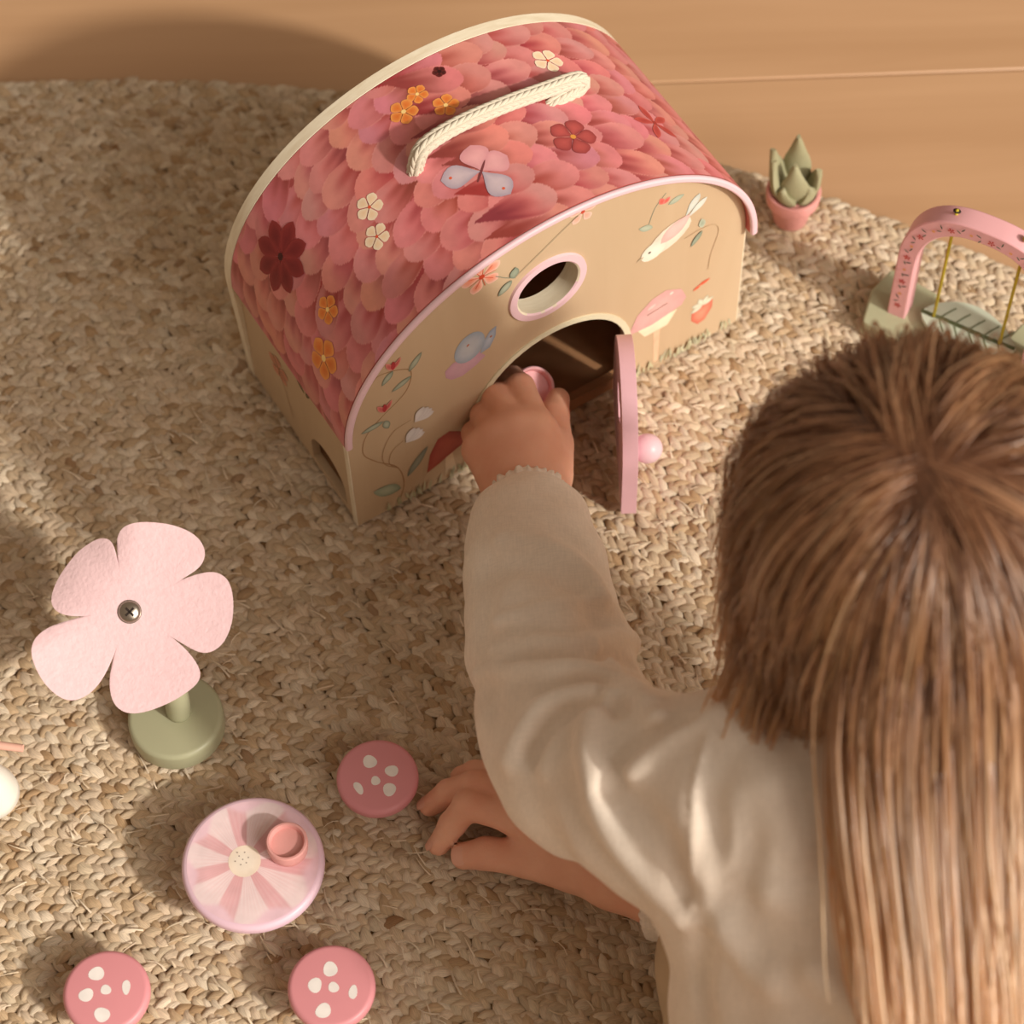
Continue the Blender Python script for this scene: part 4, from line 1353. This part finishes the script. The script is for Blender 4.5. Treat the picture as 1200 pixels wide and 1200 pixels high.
RH = dict(
    palm=[fing((715, 1030, 0.034, 0.0120), (608, 958, 0.0330, 0.0100)), fing((718, 1018, 0.034, 0.0120), (608, 934, 0.0330, 0.0098)),
          fing((722, 1008, 0.030, 0.0110), (618, 916, 0.0280, 0.0092)), fing((724, 1006, 0.026, 0.0100), (632, 906, 0.0220, 0.0086)), fing((690, 1022, 0.024, 0.0115), (640, 985, 0.0220, 0.0110))],
    arm=[(R_WR, 0.0160), ((R_WR * 0.5 + R_EL * 0.5), 0.0200), (R_EL, 0.0240)],
    fingers=[fing((608, 958, 0.0330, 0.0094), (549, 943, 0.0330, 0.0084), (530, 966, 0.0200, 0.0074), (514, 990, 0.0080, 0.0062)),
             fing((608, 934, 0.0330, 0.0094), (556, 920, 0.0310, 0.0082), (526, 929, 0.0200, 0.0074), (504, 944, 0.0080, 0.0062)),
             fing((618, 916, 0.0280, 0.0088), (580, 906, 0.0270, 0.0078), (556, 906, 0.0170, 0.0070), (540, 910, 0.0075, 0.0060)),
             fing((632, 906, 0.0220, 0.0082), (602, 896, 0.0200, 0.0070), (586, 896, 0.0130, 0.0062), (574, 899, 0.0070, 0.0054)),
             fing((668, 1020, 0.0240, 0.0118), (617, 1006, 0.0200, 0.0104), (570, 1000, 0.0160, 0.0090), (544, 1003, 0.0110, 0.0076))])


def hand_sdf(P, Hd):
    palm = chain(P, Hd['arm'], 0.012)
    for c in Hd['palm']: palm = smin(palm, chain(P, c), 0.012)
    out = palm
    for fg in Hd['fingers']:
        d = chain(P, fg, 0.0025)
        out = np.minimum(out, smin(palm, d, 0.0055))
    return out


def head_sdf(P):
    d = ell_sdf(P, hp(0, -0.010, 0.012), HAX, (0.068, 0.080, 0.074))
    d = smin(d, ell_sdf(P, hp(0, 0.020, -0.030), HAX, (0.052, 0.055, 0.056)), 0.030)
    d = smin(d, ell_sdf(P, hp(0, 0.040, -0.068), HAX, (0.026, 0.026, 0.018)), 0.030)
    for s in (-1, 1):
        d = smin(d, ell_sdf(P, hp(s * 0.030, 0.048, -0.040), HAX, (0.022, 0.022, 0.022)), 0.014)
        d = smin(d, ell_sdf(P, hp(s * 0.068, -0.004, -0.020), HAX, (0.007, 0.014, 0.021)), 0.006)
        d = -smin(-d, ell_sdf(P, hp(s * 0.028, 0.082, -0.012), HAX, (0.015, 0.012, 0.009)), 0.010)
    d = smin(d, cone_sdf(P, hp(0, 0.068, -0.012), hp(0, 0.081, -0.034), 0.005, 0.0085), 0.010)
    d = smin(d, ell_sdf(P, hp(0, 0.068, -0.054), HAX, (0.016, 0.006, 0.0035)), 0.005)
    d = smin(d, ell_sdf(P, hp(0, 0.066, -0.062), HAX, (0.014, 0.006, 0.0040)), 0.005)
    return d


def core_sdf(P):
    d = chain(P, [(NECK0, 0.034), (CHEST, 0.060), (MIDB, 0.066), (HIP, 0.085)], 0.04)
    d = smin(d, cone_sdf(P, NECK0, hp(0, -0.022, -0.050), 0.032, 0.032), 0.03)
    for sh, el in ((L_SH, L_EL), (R_SH, R_EL)):
        d = smin(d, cone_sdf(P, NECK0 - np.array([0, 0, 0.02]), sh, 0.030, 0.028), 0.03)
        d = smin(d, cone_sdf(P, sh, el, 0.029, 0.024), 0.02)
    return d


LHC, RHC = A3(615, 530, 0.06), A3(620, 965, 0.03)


def body_sdf(P):
    d = core_sdf(P)
    m = np.linalg.norm(P - HEADC, axis=1) < 0.19
    if m.any(): d[m] = smin(d[m], head_sdf(P[m]), 0.025)
    for Hd, c, rad in ((LH, LHC, 0.24), (RH, RHC, 0.30)):
        m = np.linalg.norm(P - c, axis=1) < rad
        if m.any(): d[m] = smin(d[m], hand_sdf(P[m], Hd), 0.010)
    return d


# ------------------------------------------------------------------ blouse
SLEEVE_L = [(A3(621, 598, 0.070), 0.0180), (A3(621, 624, 0.074), 0.0295), (A3(628, 680, 0.082), 0.0365), (A3(643, 760, 0.098), 0.0400), (A3(662, 845, 0.122), 0.0420), (A3(690, 893, 0.145), 0.0430),
            (A3(770, 930, 0.178), 0.0440), (A3(862, 945, 0.203), 0.0500)]
SLEEVE_R = [(R_WR * 0.80 + R_EL * 0.20, 0.021), (R_WR * 0.6 + R_EL * 0.4, 0.031), (R_EL, 0.040), (R_SH, 0.048)]


def blouse_base(P):
    d = chain(P, SLEEVE_L, 0.018)
    d = smin(d, chain(P, SLEEVE_R, 0.02), 0.02)
    t = cone_sdf(P, L_SH + (CHEST - L_SH) * 0.28, R_SH + (CHEST - R_SH) * 0.28, 0.052, 0.052)
    t = smin(t, chain(P, [(CHEST, 0.080), (MIDB, 0.096), (A3(1095, 1220, 0.115), 0.106), (A3(1100, 1380, 0.085), 0.112)], 0.05), 0.05)
    t = smin(t, chain(P, [(A3(900, 990, 0.19), 0.045), (A3(925, 1110, 0.145), 0.042), (A3(940, 1260, 0.10), 0.048), (A3(945, 1400, 0.07), 0.055)], 0.03), 0.03)
    t = smin(t, cone_sdf(P, NECK0, NECK0 - np.array([0, 0, 0.03]), 0.040, 0.05), 0.02)
    return smin(d, t, 0.035)


# (pixel polyline, height, half-width): ridges > 0, creases < 0
FOLDS = [([(590, 632), (647, 643), (690, 672), (704, 700)], 0.0060, 0.0060), ([(575, 668), (630, 662), (680, 690), (700, 720)], -0.0060, 0.0080),
         ([(584, 728), (640, 711), (700, 700)], 0.0042, 0.0050), ([(578, 745), (660, 735), (720, 725)], -0.0030, 0.0060),
         ([(577, 762), (680, 752), (742, 752)], 0.0056, 0.0050), ([(600, 775), (680, 768), (745, 778)], -0.0060, 0.0060),
         ([(563, 789), (613, 784), (680, 784), (733, 802), (770, 843)], 0.0080, 0.0055), ([(640, 803), (690, 796), (740, 815)], -0.0060, 0.0050),
         ([(598, 890), (612, 858), (640, 825), (687, 811), (720, 808), (760, 828)], 0.0085, 0.0055), ([(625, 880), (650, 845), (695, 828), (730, 828)], -0.0080, 0.0065),
         ([(690, 748), (722, 782), (750, 812)], 0.0035, 0.0035),
         ([(640, 900), (660, 862), (700, 838)], 0.0040, 0.0060),
         ([(716, 818), (694, 842), (689, 875), (693, 910), (707, 960), (740, 1010), (797, 1073)], 0.0085, 0.0062),
         ([(712, 925), (748, 868), (812, 842)], -0.0075, 0.0050), ([(728, 930), (775, 985), (800, 1040)], -0.0050, 0.0090),
         ([(740, 905), (790, 862), (840, 836)], 0.0045, 0.0070), ([(668, 930), (690, 990), (740, 1040)], -0.0040, 0.0100),
         ([(880, 900), (860, 980), (835, 1060)], 0.0030, 0.0100), ([(905, 925), (920, 990), (910, 1040)], 0.0070, 0.0110), ([(850, 1090), (880, 1130), (905, 1150)], 0.0045, 0.0080),
         ([(830, 940), (842, 1010), (836, 1080)], -0.0030, 0.0090), ([(826, 1105), (822, 1150), (828, 1210)], -0.0060, 0.0070), ([(960, 1140), (1010, 1180), (1100, 1195)], 0.0060, 0.0090),
         ([(1030, 1060), (1090, 1110), (1150, 1120)], 0.0060, 0.0110), ([(575, 690), (568, 760), (580, 830)], -0.0025, 0.0080)]
FOLD3 = []
for pl_, amp, wid in FOLDS:
    q_ = [march(blouse_base, *p_) for p_ in pl_]
    amp *= 1.35; wid *= 0.92
    FOLD3.append((np.array(smooth_path(q_, 6 * len(q_))), amp, wid))


def seg_dist(P, poly):
    best = np.full(len(P), 1e9)
    for a_, b_ in zip(poly[:-1], poly[1:]):
        ba = b_ - a_; t = np.clip(((P - a_) @ ba) / (ba @ ba + 1e-12), 0, 1)
        best = np.minimum(best, np.linalg.norm(P - a_ - t[:, None] * ba, axis=1))
    return best


FOLD_BB = [(p_.min(0) - 3.2 * w_, p_.max(0) + 3.2 * w_) for p_, a_, w_ in FOLD3]
SEAM = np.array(smooth_path([march(blouse_base, *p_) for p_ in [(850, 832), (828, 870), (816, 915), (812, 980), (811, 1040), (808, 1085)]], 30))


def blouse_sdf(P):
    d = blouse_base(P)
    near = np.abs(d) < 0.03
    if near.any():
        Q = P[near]; dd = d[near].copy()
        x, y, z = Q.T
        dd -= 0.0011 * np.sin(95 * x + 40 * z + 1.0) * np.sin(70 * y - 55 * z) + 0.0007 * np.sin(190 * y + 60 * x) * np.sin(150 * x - 90 * z + 2)
        for (poly, amp, wid), (lo_, hi_) in zip(FOLD3, FOLD_BB):
            m = ((Q > lo_) & (Q < hi_)).all(1)
            if m.any():
                r = seg_dist(Q[m], poly)
                dd[m] -= amp * np.exp(-(r / wid) ** 2)
        m = (np.abs(Q - SEAM.mean(0)) < 0.12).all(1)
        if m.any():
            r = seg_dist(Q[m], SEAM); dd[m] -= 0.0022 * np.exp(-(r / 0.0018) ** 2)
        d[near] = dd
    return d


def skin_material():
    m, nt, b = new_mat('skin')
    N, L = nt.nodes, nt.links
    tc = N.new('ShaderNodeTexCoord')
    no = N.new('ShaderNodeTexNoise'); no.inputs['Scale'].default_value = 45; no.inputs['Detail'].default_value = 5
    L.new(tc.outputs['Object'], no.inputs['Vector'])
    cr = N.new('ShaderNodeValToRGB')
    cr.color_ramp.elements[0].position = 0.3; cr.color_ramp.elements[0].color = lin(226, 164, 138)
    cr.color_ramp.elements[1].position = 0.75; cr.color_ramp.elements[1].color = lin(238, 186, 160)
    L.new(no.outputs['Fac'], cr.inputs['Fac']); L.new(cr.outputs['Color'], b.inputs['Base Color'])
    b.inputs['Roughness'].default_value = 0.55; b.inputs['Specular IOR Level'].default_value = 0.3
    b.inputs['Subsurface Weight'].default_value = 0.25; b.inputs['Subsurface Radius'].default_value = (1.0, 0.4, 0.25); b.inputs['Subsurface Scale'].default_value = 0.004
    vo = N.new('ShaderNodeTexVoronoi'); vo.inputs['Scale'].default_value = 900
    L.new(tc.outputs['Object'], vo.inputs['Vector'])
    bp = N.new('ShaderNodeBump'); bp.inputs['Strength'].default_value = 0.12; bp.inputs['Distance'].default_value = 0.0006
    L.new(vo.outputs['Distance'], bp.inputs['Height']); L.new(bp.outputs['Normal'], b.inputs['Normal'])
    return m


def cloth_material():
    m, nt, b = new_mat('cream_muslin')
    N, L = nt.nodes, nt.links
    tc = N.new('ShaderNodeTexCoord')
    no = N.new('ShaderNodeTexNoise'); no.inputs['Scale'].default_value = 22; no.inputs['Detail'].default_value = 6
    L.new(tc.outputs['Object'], no.inputs['Vector'])
    cr = N.new('ShaderNodeValToRGB')
    cr.color_ramp.elements[0].position = 0.3; cr.color_ramp.elements[0].color = lin(236, 218, 202)
    cr.color_ramp.elements[1].position = 0.72; cr.color_ramp.elements[1].color = lin(246, 234, 222)
    L.new(no.outputs['Fac'], cr.inputs['Fac'])
    w1 = N.new('ShaderNodeTexNoise'); w1.inputs['Scale'].default_value = 1.0; w1.inputs['Detail'].default_value = 3
    mp = N.new('ShaderNodeMapping'); mp.inputs['Scale'].default_value = (1400, 120, 200); L.new(tc.outputs['Object'], mp.inputs['Vector']); L.new(mp.outputs['Vector'], w1.inputs['Vector'])
    w2 = N.new('ShaderNodeTexNoise'); w2.inputs['Scale'].default_value = 1.0; w2.inputs['Detail'].default_value = 3
    mp2 = N.new('ShaderNodeMapping'); mp2.inputs['Scale'].default_value = (120, 1400, 500); L.new(tc.outputs['Object'], mp2.inputs['Vector']); L.new(mp2.outputs['Vector'], w2.inputs['Vector'])
    ad = N.new('ShaderNodeMath'); ad.operation = 'ADD'; L.new(w1.outputs['Fac'], ad.inputs[0]); L.new(w2.outputs['Fac'], ad.inputs[1])
    mr = N.new('ShaderNodeMapRange'); mr.inputs['From Min'].default_value = 0.7; mr.inputs['From Max'].default_value = 1.3; mr.inputs['To Min'].default_value = 0.93; mr.inputs['To Max'].default_value = 1.06
    L.new(ad.outputs['Value'], mr.inputs['Value'])
    mx = N.new('ShaderNodeMix'); mx.data_type = 'RGBA'; mx.blend_type = 'MULTIPLY'; mx.inputs['Factor'].default_value = 1
    L.new(cr.outputs['Color'], mx.inputs['A']); L.new(mr.outputs['Result'], mx.inputs['B'])
    L.new(mx.outputs['Result'], b.inputs['Base Color'])
    b.inputs['Roughness'].default_value = 0.85; b.inputs['Specular IOR Level'].default_value = 0.2; b.inputs['Sheen Weight'].default_value = 0.15
    bp = N.new('ShaderNodeBump'); bp.inputs['Strength'].default_value = 0.25; bp.inputs['Distance'].default_value = 0.0006
    L.new(ad.outputs['Value'], bp.inputs['Height']); L.new(bp.outputs['Normal'], b.inputs['Normal'])
    return m


M['skin'] = skin_material()
M['cloth'] = cloth_material()
M['nail'] = plain('finger_nail', (226, 170, 148), 0.35, 0.02, 50)
M['trouser'] = plain('beige_trouser_cloth', (196, 172, 142), 0.9, 0.06, 60, 0.2, 700)
M['eye'] = plain('eye_white', (240, 236, 230), 0.2, 0.0)
child = empty('person', (float(HIP[0]), float(HIP[1]), 0.0))
tag(child, 'child with long fair hair in a cream blouse reaching into the toy house', 'person')
PO = np.array([HIP[0], HIP[1], 0.0])
V, Q = surface_nets(body_sdf, (-0.10, 0.20, 0.0), (0.36, 0.86, 0.46), 0.0019)
fast_obj('body', V - PO, Q, M['skin'], child)
V, Q = surface_nets(blouse_sdf, (-0.08, 0.16, 0.0), (0.45, 0.78, 0.33), 0.0022)
fast_obj('blouse', V - PO, Q, M['cloth'], child)['label'] = 'thin cream blouse with gathered cuffs'


# gathered cuffs
def cuff(c0, c1, r0, n=84, flat=1.0):
    c0, c1 = np.array(c0), np.array(c1)
    ax = c1 - c0; ax /= np.linalg.norm(ax)
    e1 = np.cross(ax, [0, 0, 1.0]); e1 /= np.linalg.norm(e1); e2 = np.cross(e1, ax)
    V, Q = [], []
    rows = [(0.010, 0.98, 0), (0.0045, 1.06, 0.8), (0.001, 1.13, 1.0), (-0.003, 1.12, 1.2), (-0.0055, 1.04, 1.0), (-0.0052, 0.92, 0.5), (0.002, 0.84, 0)]
    for d_, k_, rp_ in rows:
        for i in range(n):
            a_ = 2 * math.pi * i / n
            rip = rp_ * (0.0012 * math.sin(26 * a_ + 1.5 * math.sin(3 * a_)) + 0.0004 * math.sin(11 * a_))
            r = r0 * k_ + rip
            V.append(c0 + ax * (d_ + rp_ * 0.0008 * math.sin(7 * a_ + 1)) + (e1 * math.cos(a_) + e2 * math.sin(a_) * flat) * r)
    for j in range(len(rows) - 1):
        for i in range(n):
            k = (i + 1) % n
            Q.append((j * n + i, j * n + k, (j + 1) * n + k, (j + 1) * n + i))
    return np.array(V) - PO, np.array(Q)


V, Q = cuff(A3(620, 584, 0.067), A3(621, 622, 0.074), 0.0200, flat=0.95)
fast_obj('cuff', V, Q, M['cloth'], child)
V, Q = cuff(R_WR * 0.84 + R_EL * 0.16, R_WR * 0.6 + R_EL * 0.4, 0.0195)
fast_obj('cuff', V, Q, M['cloth'], child)


# finger nails on the resting hand and the thumb of the reaching one
def nail(tip, prev, upv, r):
    tip, prev = np.array(tip), np.array(prev)
    ax = tip - prev; ax /= np.linalg.norm(ax)
    up = np.array(upv, float); up -= ax * (up @ ax); up /= np.linalg.norm(up); sd = np.cross(ax, up)
    V, F = [], []
    for i in range(6):
        for j in range(6):
            u, v = i / 5 * 2 - 1, j / 5 * 2 - 1
            w = math.sqrt(max(0, 1 - 0.45 * u * u * (1 if u > 0 else 0.6)))
            an = v * 0.75 * w
            V.append(tip + ax * (u * 0.0034 + 0.0010) + (up * math.cos(an) + sd * math.sin(an)) * (r * (1.035 - 0.05 * max(0, u) ** 2)))
    for i in range(5):
        for j in range(5): F.append((i * 6 + j, i * 6 + j + 1, (i + 1) * 6 + j + 1, (i + 1) * 6 + j))
    fast_obj('fingernail', np.array(V) - PO, np.array(F), M['nail'], child)


th = RH['fingers'][4]; nail(th[3][0], th[2][0], (-0.1, -0.35, 0.9), th[3][1])
for k in (0, 1):
    fg = RH['fingers'][k]; nail(fg[3][0], fg[2][0], (-0.8, 0.2, 0.5), fg[3][1])
# eyes
for s in (-1, 1):
    V, F = lathe([(0, -0.0075)] + [(0.0075 * math.cos(a_), 0.0075 * math.sin(a_)) for a_ in [math.radians(-80 + 160 * i / 10) for i in range(11)]] + [(0, 0.0075)], 20)
    o = mesh_obj('eye', V, F, M['eye'], child, True); o.location = tuple(hp(s * 0.028, 0.0645, -0.012) - PO)


# folded legs under the blouse
def legs_sdf(P):
    d = None
    for sx in (-0.062, 0.062):
        hip = HIP + np.array([sx, 0.0, -0.005]); knee = np.array([HIP[0] + sx * 1.15, HIP[1] + 0.105, 0.050]); foot = np.array([HIP[0] + sx * 0.9, HIP[1] - 0.115, 0.034]); toe = foot + np.array([0, -0.06, -0.008])
        c = chain(P, [(hip, 0.062), (knee, 0.045), (knee + np.array([0, 0.0, -0.008]), 0.040), (foot, 0.030), (toe, 0.020)], 0.02)
        d = c if d is None else np.minimum(d, c)
    return d


V, Q = surface_nets(legs_sdf, (HIP[0] - 0.2, HIP[1] - 0.25, 0.0), (HIP[0] + 0.2, HIP[1] + 0.2, 0.20), 0.004)
V[:, 2] = np.maximum(V[:, 2], 0.004)
fast_obj('trousers', V - PO, Q, M['trouser'], child)['label'] = 'beige trousers folded under'

# ------------------------------------------------------------------ hair
def hair_material():
    m, nt, b = new_mat('fair_hair')
    N, L = nt.nodes, nt.links
    a_ = N.new('ShaderNodeAttribute'); a_.attribute_name = 'Col'
    L.new(a_.outputs['Color'], b.inputs['Base Color'])
    b.inputs['Roughness'].default_value = 0.40; b.inputs['Specular IOR Level'].default_value = 0.8
    b.inputs['Coat Weight'].default_value = 0.9; b.inputs['Coat Roughness'].default_value = 0.34
    tr = N.new('ShaderNodeBsdfTranslucent'); L.new(a_.outputs['Color'], tr.inputs['Color'])
    mx = N.new('ShaderNodeMixShader'); mx.inputs['Fac'].default_value = 0.42
    L.new(b.outputs['BSDF'], mx.inputs[1]); L.new(tr.outputs['BSDF'], mx.inputs[2])
    L.new(mx.outputs['Shader'], N['Material Output'].inputs['Surface'])
    return m


M['hair'] = hair_material()
HR = np.array([0.074, 0.087, 0.080]); HC0 = hp(0, -0.010, 0.012)
crown_dir = np.array([-0.20, -0.42, 0.88]); crown_dir /= np.linalg.norm(crown_dir)     # in head axes: behind the top, a little left
hr = np.random.default_rng(5)


def head_col(P, off):
    """push points out of the hair volume of the head"""
    q_ = (P - HC0) @ HAX.T
    R = HR + off[:, None] if hasattr(off, '__len__') else HR + off
    k = np.sqrt(((q_ / R) ** 2).sum(1))
    m = k < 1
    out = P.copy()
    if m.any():
        qq = q_[m] / k[m][:, None]
        out[m] = HC0 + qq @ HAX
    return out, m, (q_ / (R * R))


NG = 1000
u = hr.normal(size=(12000, 3)); u /= np.linalg.norm(u, axis=1)[:, None]
# scalp: not the face, not below the nape
face = (u[:, 1] > 0.30) & (u[:, 2] < 0.40)
low = u[:, 2] < -0.35
u = u[~face & ~low][:NG]
off = hr.uniform(-0.002, 0.009, len(u)) + 0.006 * np.clip((-u[:, 0] - 0.25) / 0.5, 0, 1) * np.clip((0.55 - u[:, 2]) / 0.5, 0, 1)
P = HC0 + (u * (HR + off[:, None])) @ HAX
tang = u - crown_dir * (u @ crown_dir)[:, None]
tang = tang - u * (np.einsum('ij,ij->i', tang, u))[:, None]
tang /= np.linalg.norm(tang, axis=1)[:, None] + 1e-9
# hair of the brow is combed to the two sides of a parting rather than over the face
fr = np.clip(tang[:, 1], 0, 1)
xs = u[:, 0] - crown_dir[0]
tang = np.stack([tang[:, 0] + 1.1 * fr * xs / (np.abs(xs) + 0.10), tang[:, 1] * np.where(tang[:, 1] > 0, 0.30, 1.0), tang[:, 2]], 1)
tang = tang - u * np.einsum('ij,ij->i', tang, u)[:, None]
D = tang @ HAX; D /= np.linalg.norm(D, axis=1)[:, None]
STEPS, SL = 38, 0.0100
path = [P.copy()]
touch = np.full(len(P), STEPS)
wig = hr.normal(0, 1, (len(P), 3)); ph = hr.uniform(0, 6.28, len(P))
wig = wig * 0.25 + 0.75 * np.stack([np.sin(u @ np.array([9., 4, 7]) + k_ * 2) for k_ in range(3)], 1)
SPX = NECK0[0]
temple = (u[:, 0] < -0.30) & (u[:, 1] > -0.45)      # these locks hang down in front of the shoulder
for st in range(STEPS):
    g = np.array([0, 0, -1.0])
    D = D * 0.66 + g * 0.34 + 0.024 * wig * np.sin(ph * 0.2 + st * 0.30)[:, None]
    D /= np.linalg.norm(D, axis=1)[:, None]
    D[temple] = D[temple] * np.array([0.62, 0.80, 1.0]) + g * 0.30      # heavy straight locks
    D /= np.linalg.norm(D, axis=1)[:, None]
    Pn = P + D * SL
    Pn, hit, grad = head_col(Pn, off)
    for it in range(2):
        dcl = blouse_base(Pn)
        lift = 0.004 + (off + 0.002) * 1.3
        m = (dcl < lift) & ~temple
        if m.any():
            e_ = 0.002
            gr = np.stack([blouse_base(Pn[m] + np.eye(3)[k_] * e_) - dcl[m] for k_ in range(3)], 1)
            gr /= np.linalg.norm(gr, axis=1)[:, None] + 1e-9
            Pn[m] += gr * (lift[m] - dcl[m])[:, None]
            touch[m] = np.minimum(touch[m], st)
            if it == 0:      # over the shoulders the hair runs on down the back
                Pn[m] += np.stack([(SPX - Pn[m, 0]) * 0.030, np.full(m.sum(), -0.0042), np.zeros(m.sum())], 1)
    Pn[:, 2] = np.maximum(Pn[:, 2], 0.006)
    D = Pn - P; D /= np.linalg.norm(D, axis=1)[:, None] + 1e-9
    P = P + D * SL; path.append(P.copy())
G = np.stack(path, 1)                      # guides: (n, steps + 1, 3)
for it in range(60):                       # the drape evens out
    G[:, 1:-1] = 0.5 * G[:, 1:-1] + 0.25 * (G[:, :-2] + G[:, 2:])
    if it % 6 == 5:
        fl_ = G.reshape(-1, 3); fl_, _, _ = head_col(fl_, np.repeat(off, STEPS + 1)); G = fl_.reshape(G.shape)
# soft waves in the lower lengths
tw = np.linspace(0, 1, STEPS + 1)[None]
wph = 5 * u[:, :1] + 3 * u[:, 1:2] + hr.uniform(0, 1.6, (len(u), 1))
wamp = 0.0105 * np.clip((tw - 0.35) / 0.35, 0, 1) * hr.uniform(0.5, 1.3, (len(u), 1))
wamp[temple] *= 0.35
G[:, :, 0] += wamp * np.sin(9.0 * tw + wph); G[:, :, 2] += 0.35 * wamp * np.cos(7.0 * tw + wph)
# hair of the temples ends at the shoulder, hair of the back runs far down
lenf = np.where(u[:, 0] < -0.25, 0.52, 1.0) * np.where((u[:, 0] < -0.25) & (u[:, 1] < -0.25), 1.35, 1.0) * np.where(u[:, 0] > 0.40, 0.50, 1.0)
lenf = np.where(u[:, 1] > 0.25, np.minimum(lenf, np.where(u[:, 0] > 0.0, 0.36, 0.50)), lenf)
# locks that meet the left shoulder end there
lefty = (G[np.arange(len(G)), touch.clip(0, STEPS), 0] < SPX - 0.055) & (touch < STEPS)
lenf = np.where(lefty, np.minimum(lenf, (touch - 0.5) / STEPS), lenf)
# hair hanging free in front ends above the floor
free = (G[:, :, 2] < np.where(u[:, 0] > -0.05, 0.262, 0.205)[:, None]) & (np.arange(STEPS + 1)[None] <= touch[:, None])
fi = np.where(free.any(1), free.argmax(1), STEPS)
lenf = np.minimum(lenf, (fi + hr.uniform(-2, 1, len(fi))) / STEPS)
K = 15
T_ = np.linspace(0, 1, STEPS + 1)
strands, scol = [], []
ga = [lin(128, 82, 54)[:3], lin(150, 100, 68)[:3], lin(178, 128, 92)[:3], lin(136, 88, 58)[:3]]
gb = [lin(232, 182, 128)[:3], lin(240, 196, 144)[:3], lin(246, 214, 172)[:3], lin(222, 168, 114)[:3]]
for gi in range(len(G)):
    L_ = lenf[gi] * hr.uniform(0.72, 1.0)
    gj = hr.integers(4); gw = hr.uniform(0.88, 1.12)
    for k in range(K):
        spread = 0.0052 * hr.normal(size=3)
        t = T_ * L_ * hr.uniform(0.88, 1.0)
        base = np.stack([np.interp(t, T_, G[gi, :, d]) for d in range(3)], 1)
        cl_ = (1 - 0.50 * np.clip(T_ * 1.2, 0, 1)) + 0.45 * np.clip((T_ - 0.55) / 0.45, 0, 1)
        fuzz = np.stack([np.sin(T_ * hr.uniform(2, 6) + hr.uniform(0, 6)) for _ in range(3)], 1) * 0.0007
        strands.append(base + spread * cl_[:, None] + fuzz * np.clip(T_ * 3, 0, 1)[:, None])
        j = gj if hr.random() < 0.7 else hr.integers(4); w_ = hr.uniform(0.92, 1.08) * gw
        scol.append((np.array(ga[j]) * w_, np.array(gb[j]) * w_))
S = np.array(strands)[:, ::2]; nS, nP = S.shape[:2]
# keep the strands outside the skull
flat = S.reshape(-1, 3); flat, _, _ = head_col(flat, -0.003); S = flat.reshape(nS, nP, 3)
sink = np.clip(1 - np.linspace(0, 1, nP) / 0.16, 0, 1)[None, :, None]      # the roots go down into the scalp
S = HC0 + (S - HC0) * (1 - 0.085 * sink)
tan = np.gradient(S, axis=1); tan /= np.linalg.norm(tan, axis=2)[..., None] + 1e-9
rel = S - HC0
dist_h = np.linalg.norm(rel, axis=2)
wt = np.clip((dist_h - 0.10) / 0.06, 0, 1)[..., None]
outw = rel / dist_h[..., None] * (1 - wt) + np.array([-0.05, -0.50, 0.86]) * wt + hr.normal(0, 0.14, (nS, 1, 3))
n2 = np.cross(tan, outw); n2 /= np.linalg.norm(n2, axis=2)[..., None] + 1e-9
n1 = np.cross(n2, tan)
tt = np.linspace(0, 1, nP)
rad = (0.00062 * np.clip(0.25 + tt / 0.15, 0, 1) * (1 - 0.85 * tt ** 3))[None, :, None] * hr.uniform(0.6, 1.25, (nS, 1, 1))
VV = np.stack([S - n2 * rad, S + n1 * rad * 0.55, S + n2 * rad], 2)         # strands, points, 3, xyz
CC0 = np.array([c[0] for c in scol]); CC1 = np.array([c[1] for c in scol])
mixc = np.clip(tt * 1.25, 0, 1)[None, :, None]
CC = CC0[:, None] * (1 - mixc) + CC1[:, None] * mixc
CC = np.repeat(CC[:, :, None], 3, 2).reshape(-1, 3)
q0 = np.array([(i * 3 + k, i * 3 + k + 1, (i + 1) * 3 + k + 1, (i + 1) * 3 + k) for i in range(nP - 1) for k in range(2)])
Q = (q0[None] + (np.arange(nS) * nP * 3)[:, None, None]).reshape(-1, 4)
hair = fast_obj('hair', VV.reshape(-1, 3) - PO, Q, M['hair'], child, CC)
hair['label'] = 'long loose golden brown hair'
hair['kind'] = 'stuff'
# hair lying close to the scalp
V, F = [], []
nu_, nv_ = 40, 26
us_ = []
for i in range(nu_):
    for j in range(nv_ + 1):
        ph_, th_ = 2 * math.pi * i / nu_, math.pi * j / nv_
        w = np.array([math.sin(th_) * math.cos(ph_), math.sin(th_) * math.sin(ph_), math.cos(th_)])
        sc_ = 1.0
        if w[1] > 0.25 and w[2] < 0.45: sc_ = 0.80
        if w[2] < -0.45: sc_ = 0.80
        us_.append(HC0 + (w * (HR - 0.0035) * sc_) @ HAX)
for i in range(nu_):
    for j in range(nv_):
        k = (i + 1) % nu_
        F.append((i * (nv_ + 1) + j, i * (nv_ + 1) + j + 1, k * (nv_ + 1) + j + 1, k * (nv_ + 1) + j))
fast_obj('scalp_hair', np.array(us_) - PO, np.array(F), M['hair'], child, np.tile(np.array(lin(118, 76, 50)[:3]), (len(us_), 1)))

# bowl held between finger and thumb
bw = cup('toy_bowl', 0.0122, 0.0105, M['cup2'], 'small pale pink round bowl held between finger and thumb in the doorway', 'toy bowl', 0.62)
bax = Vector((0.30, -0.42, 0.86)).normalized()
bw.rotation_euler = bax.to_track_quat('Z', 'Y').to_euler()
bc = A3(627, 453, 0.0560)
bw.location = Vector(bc) - bax * 0.0105
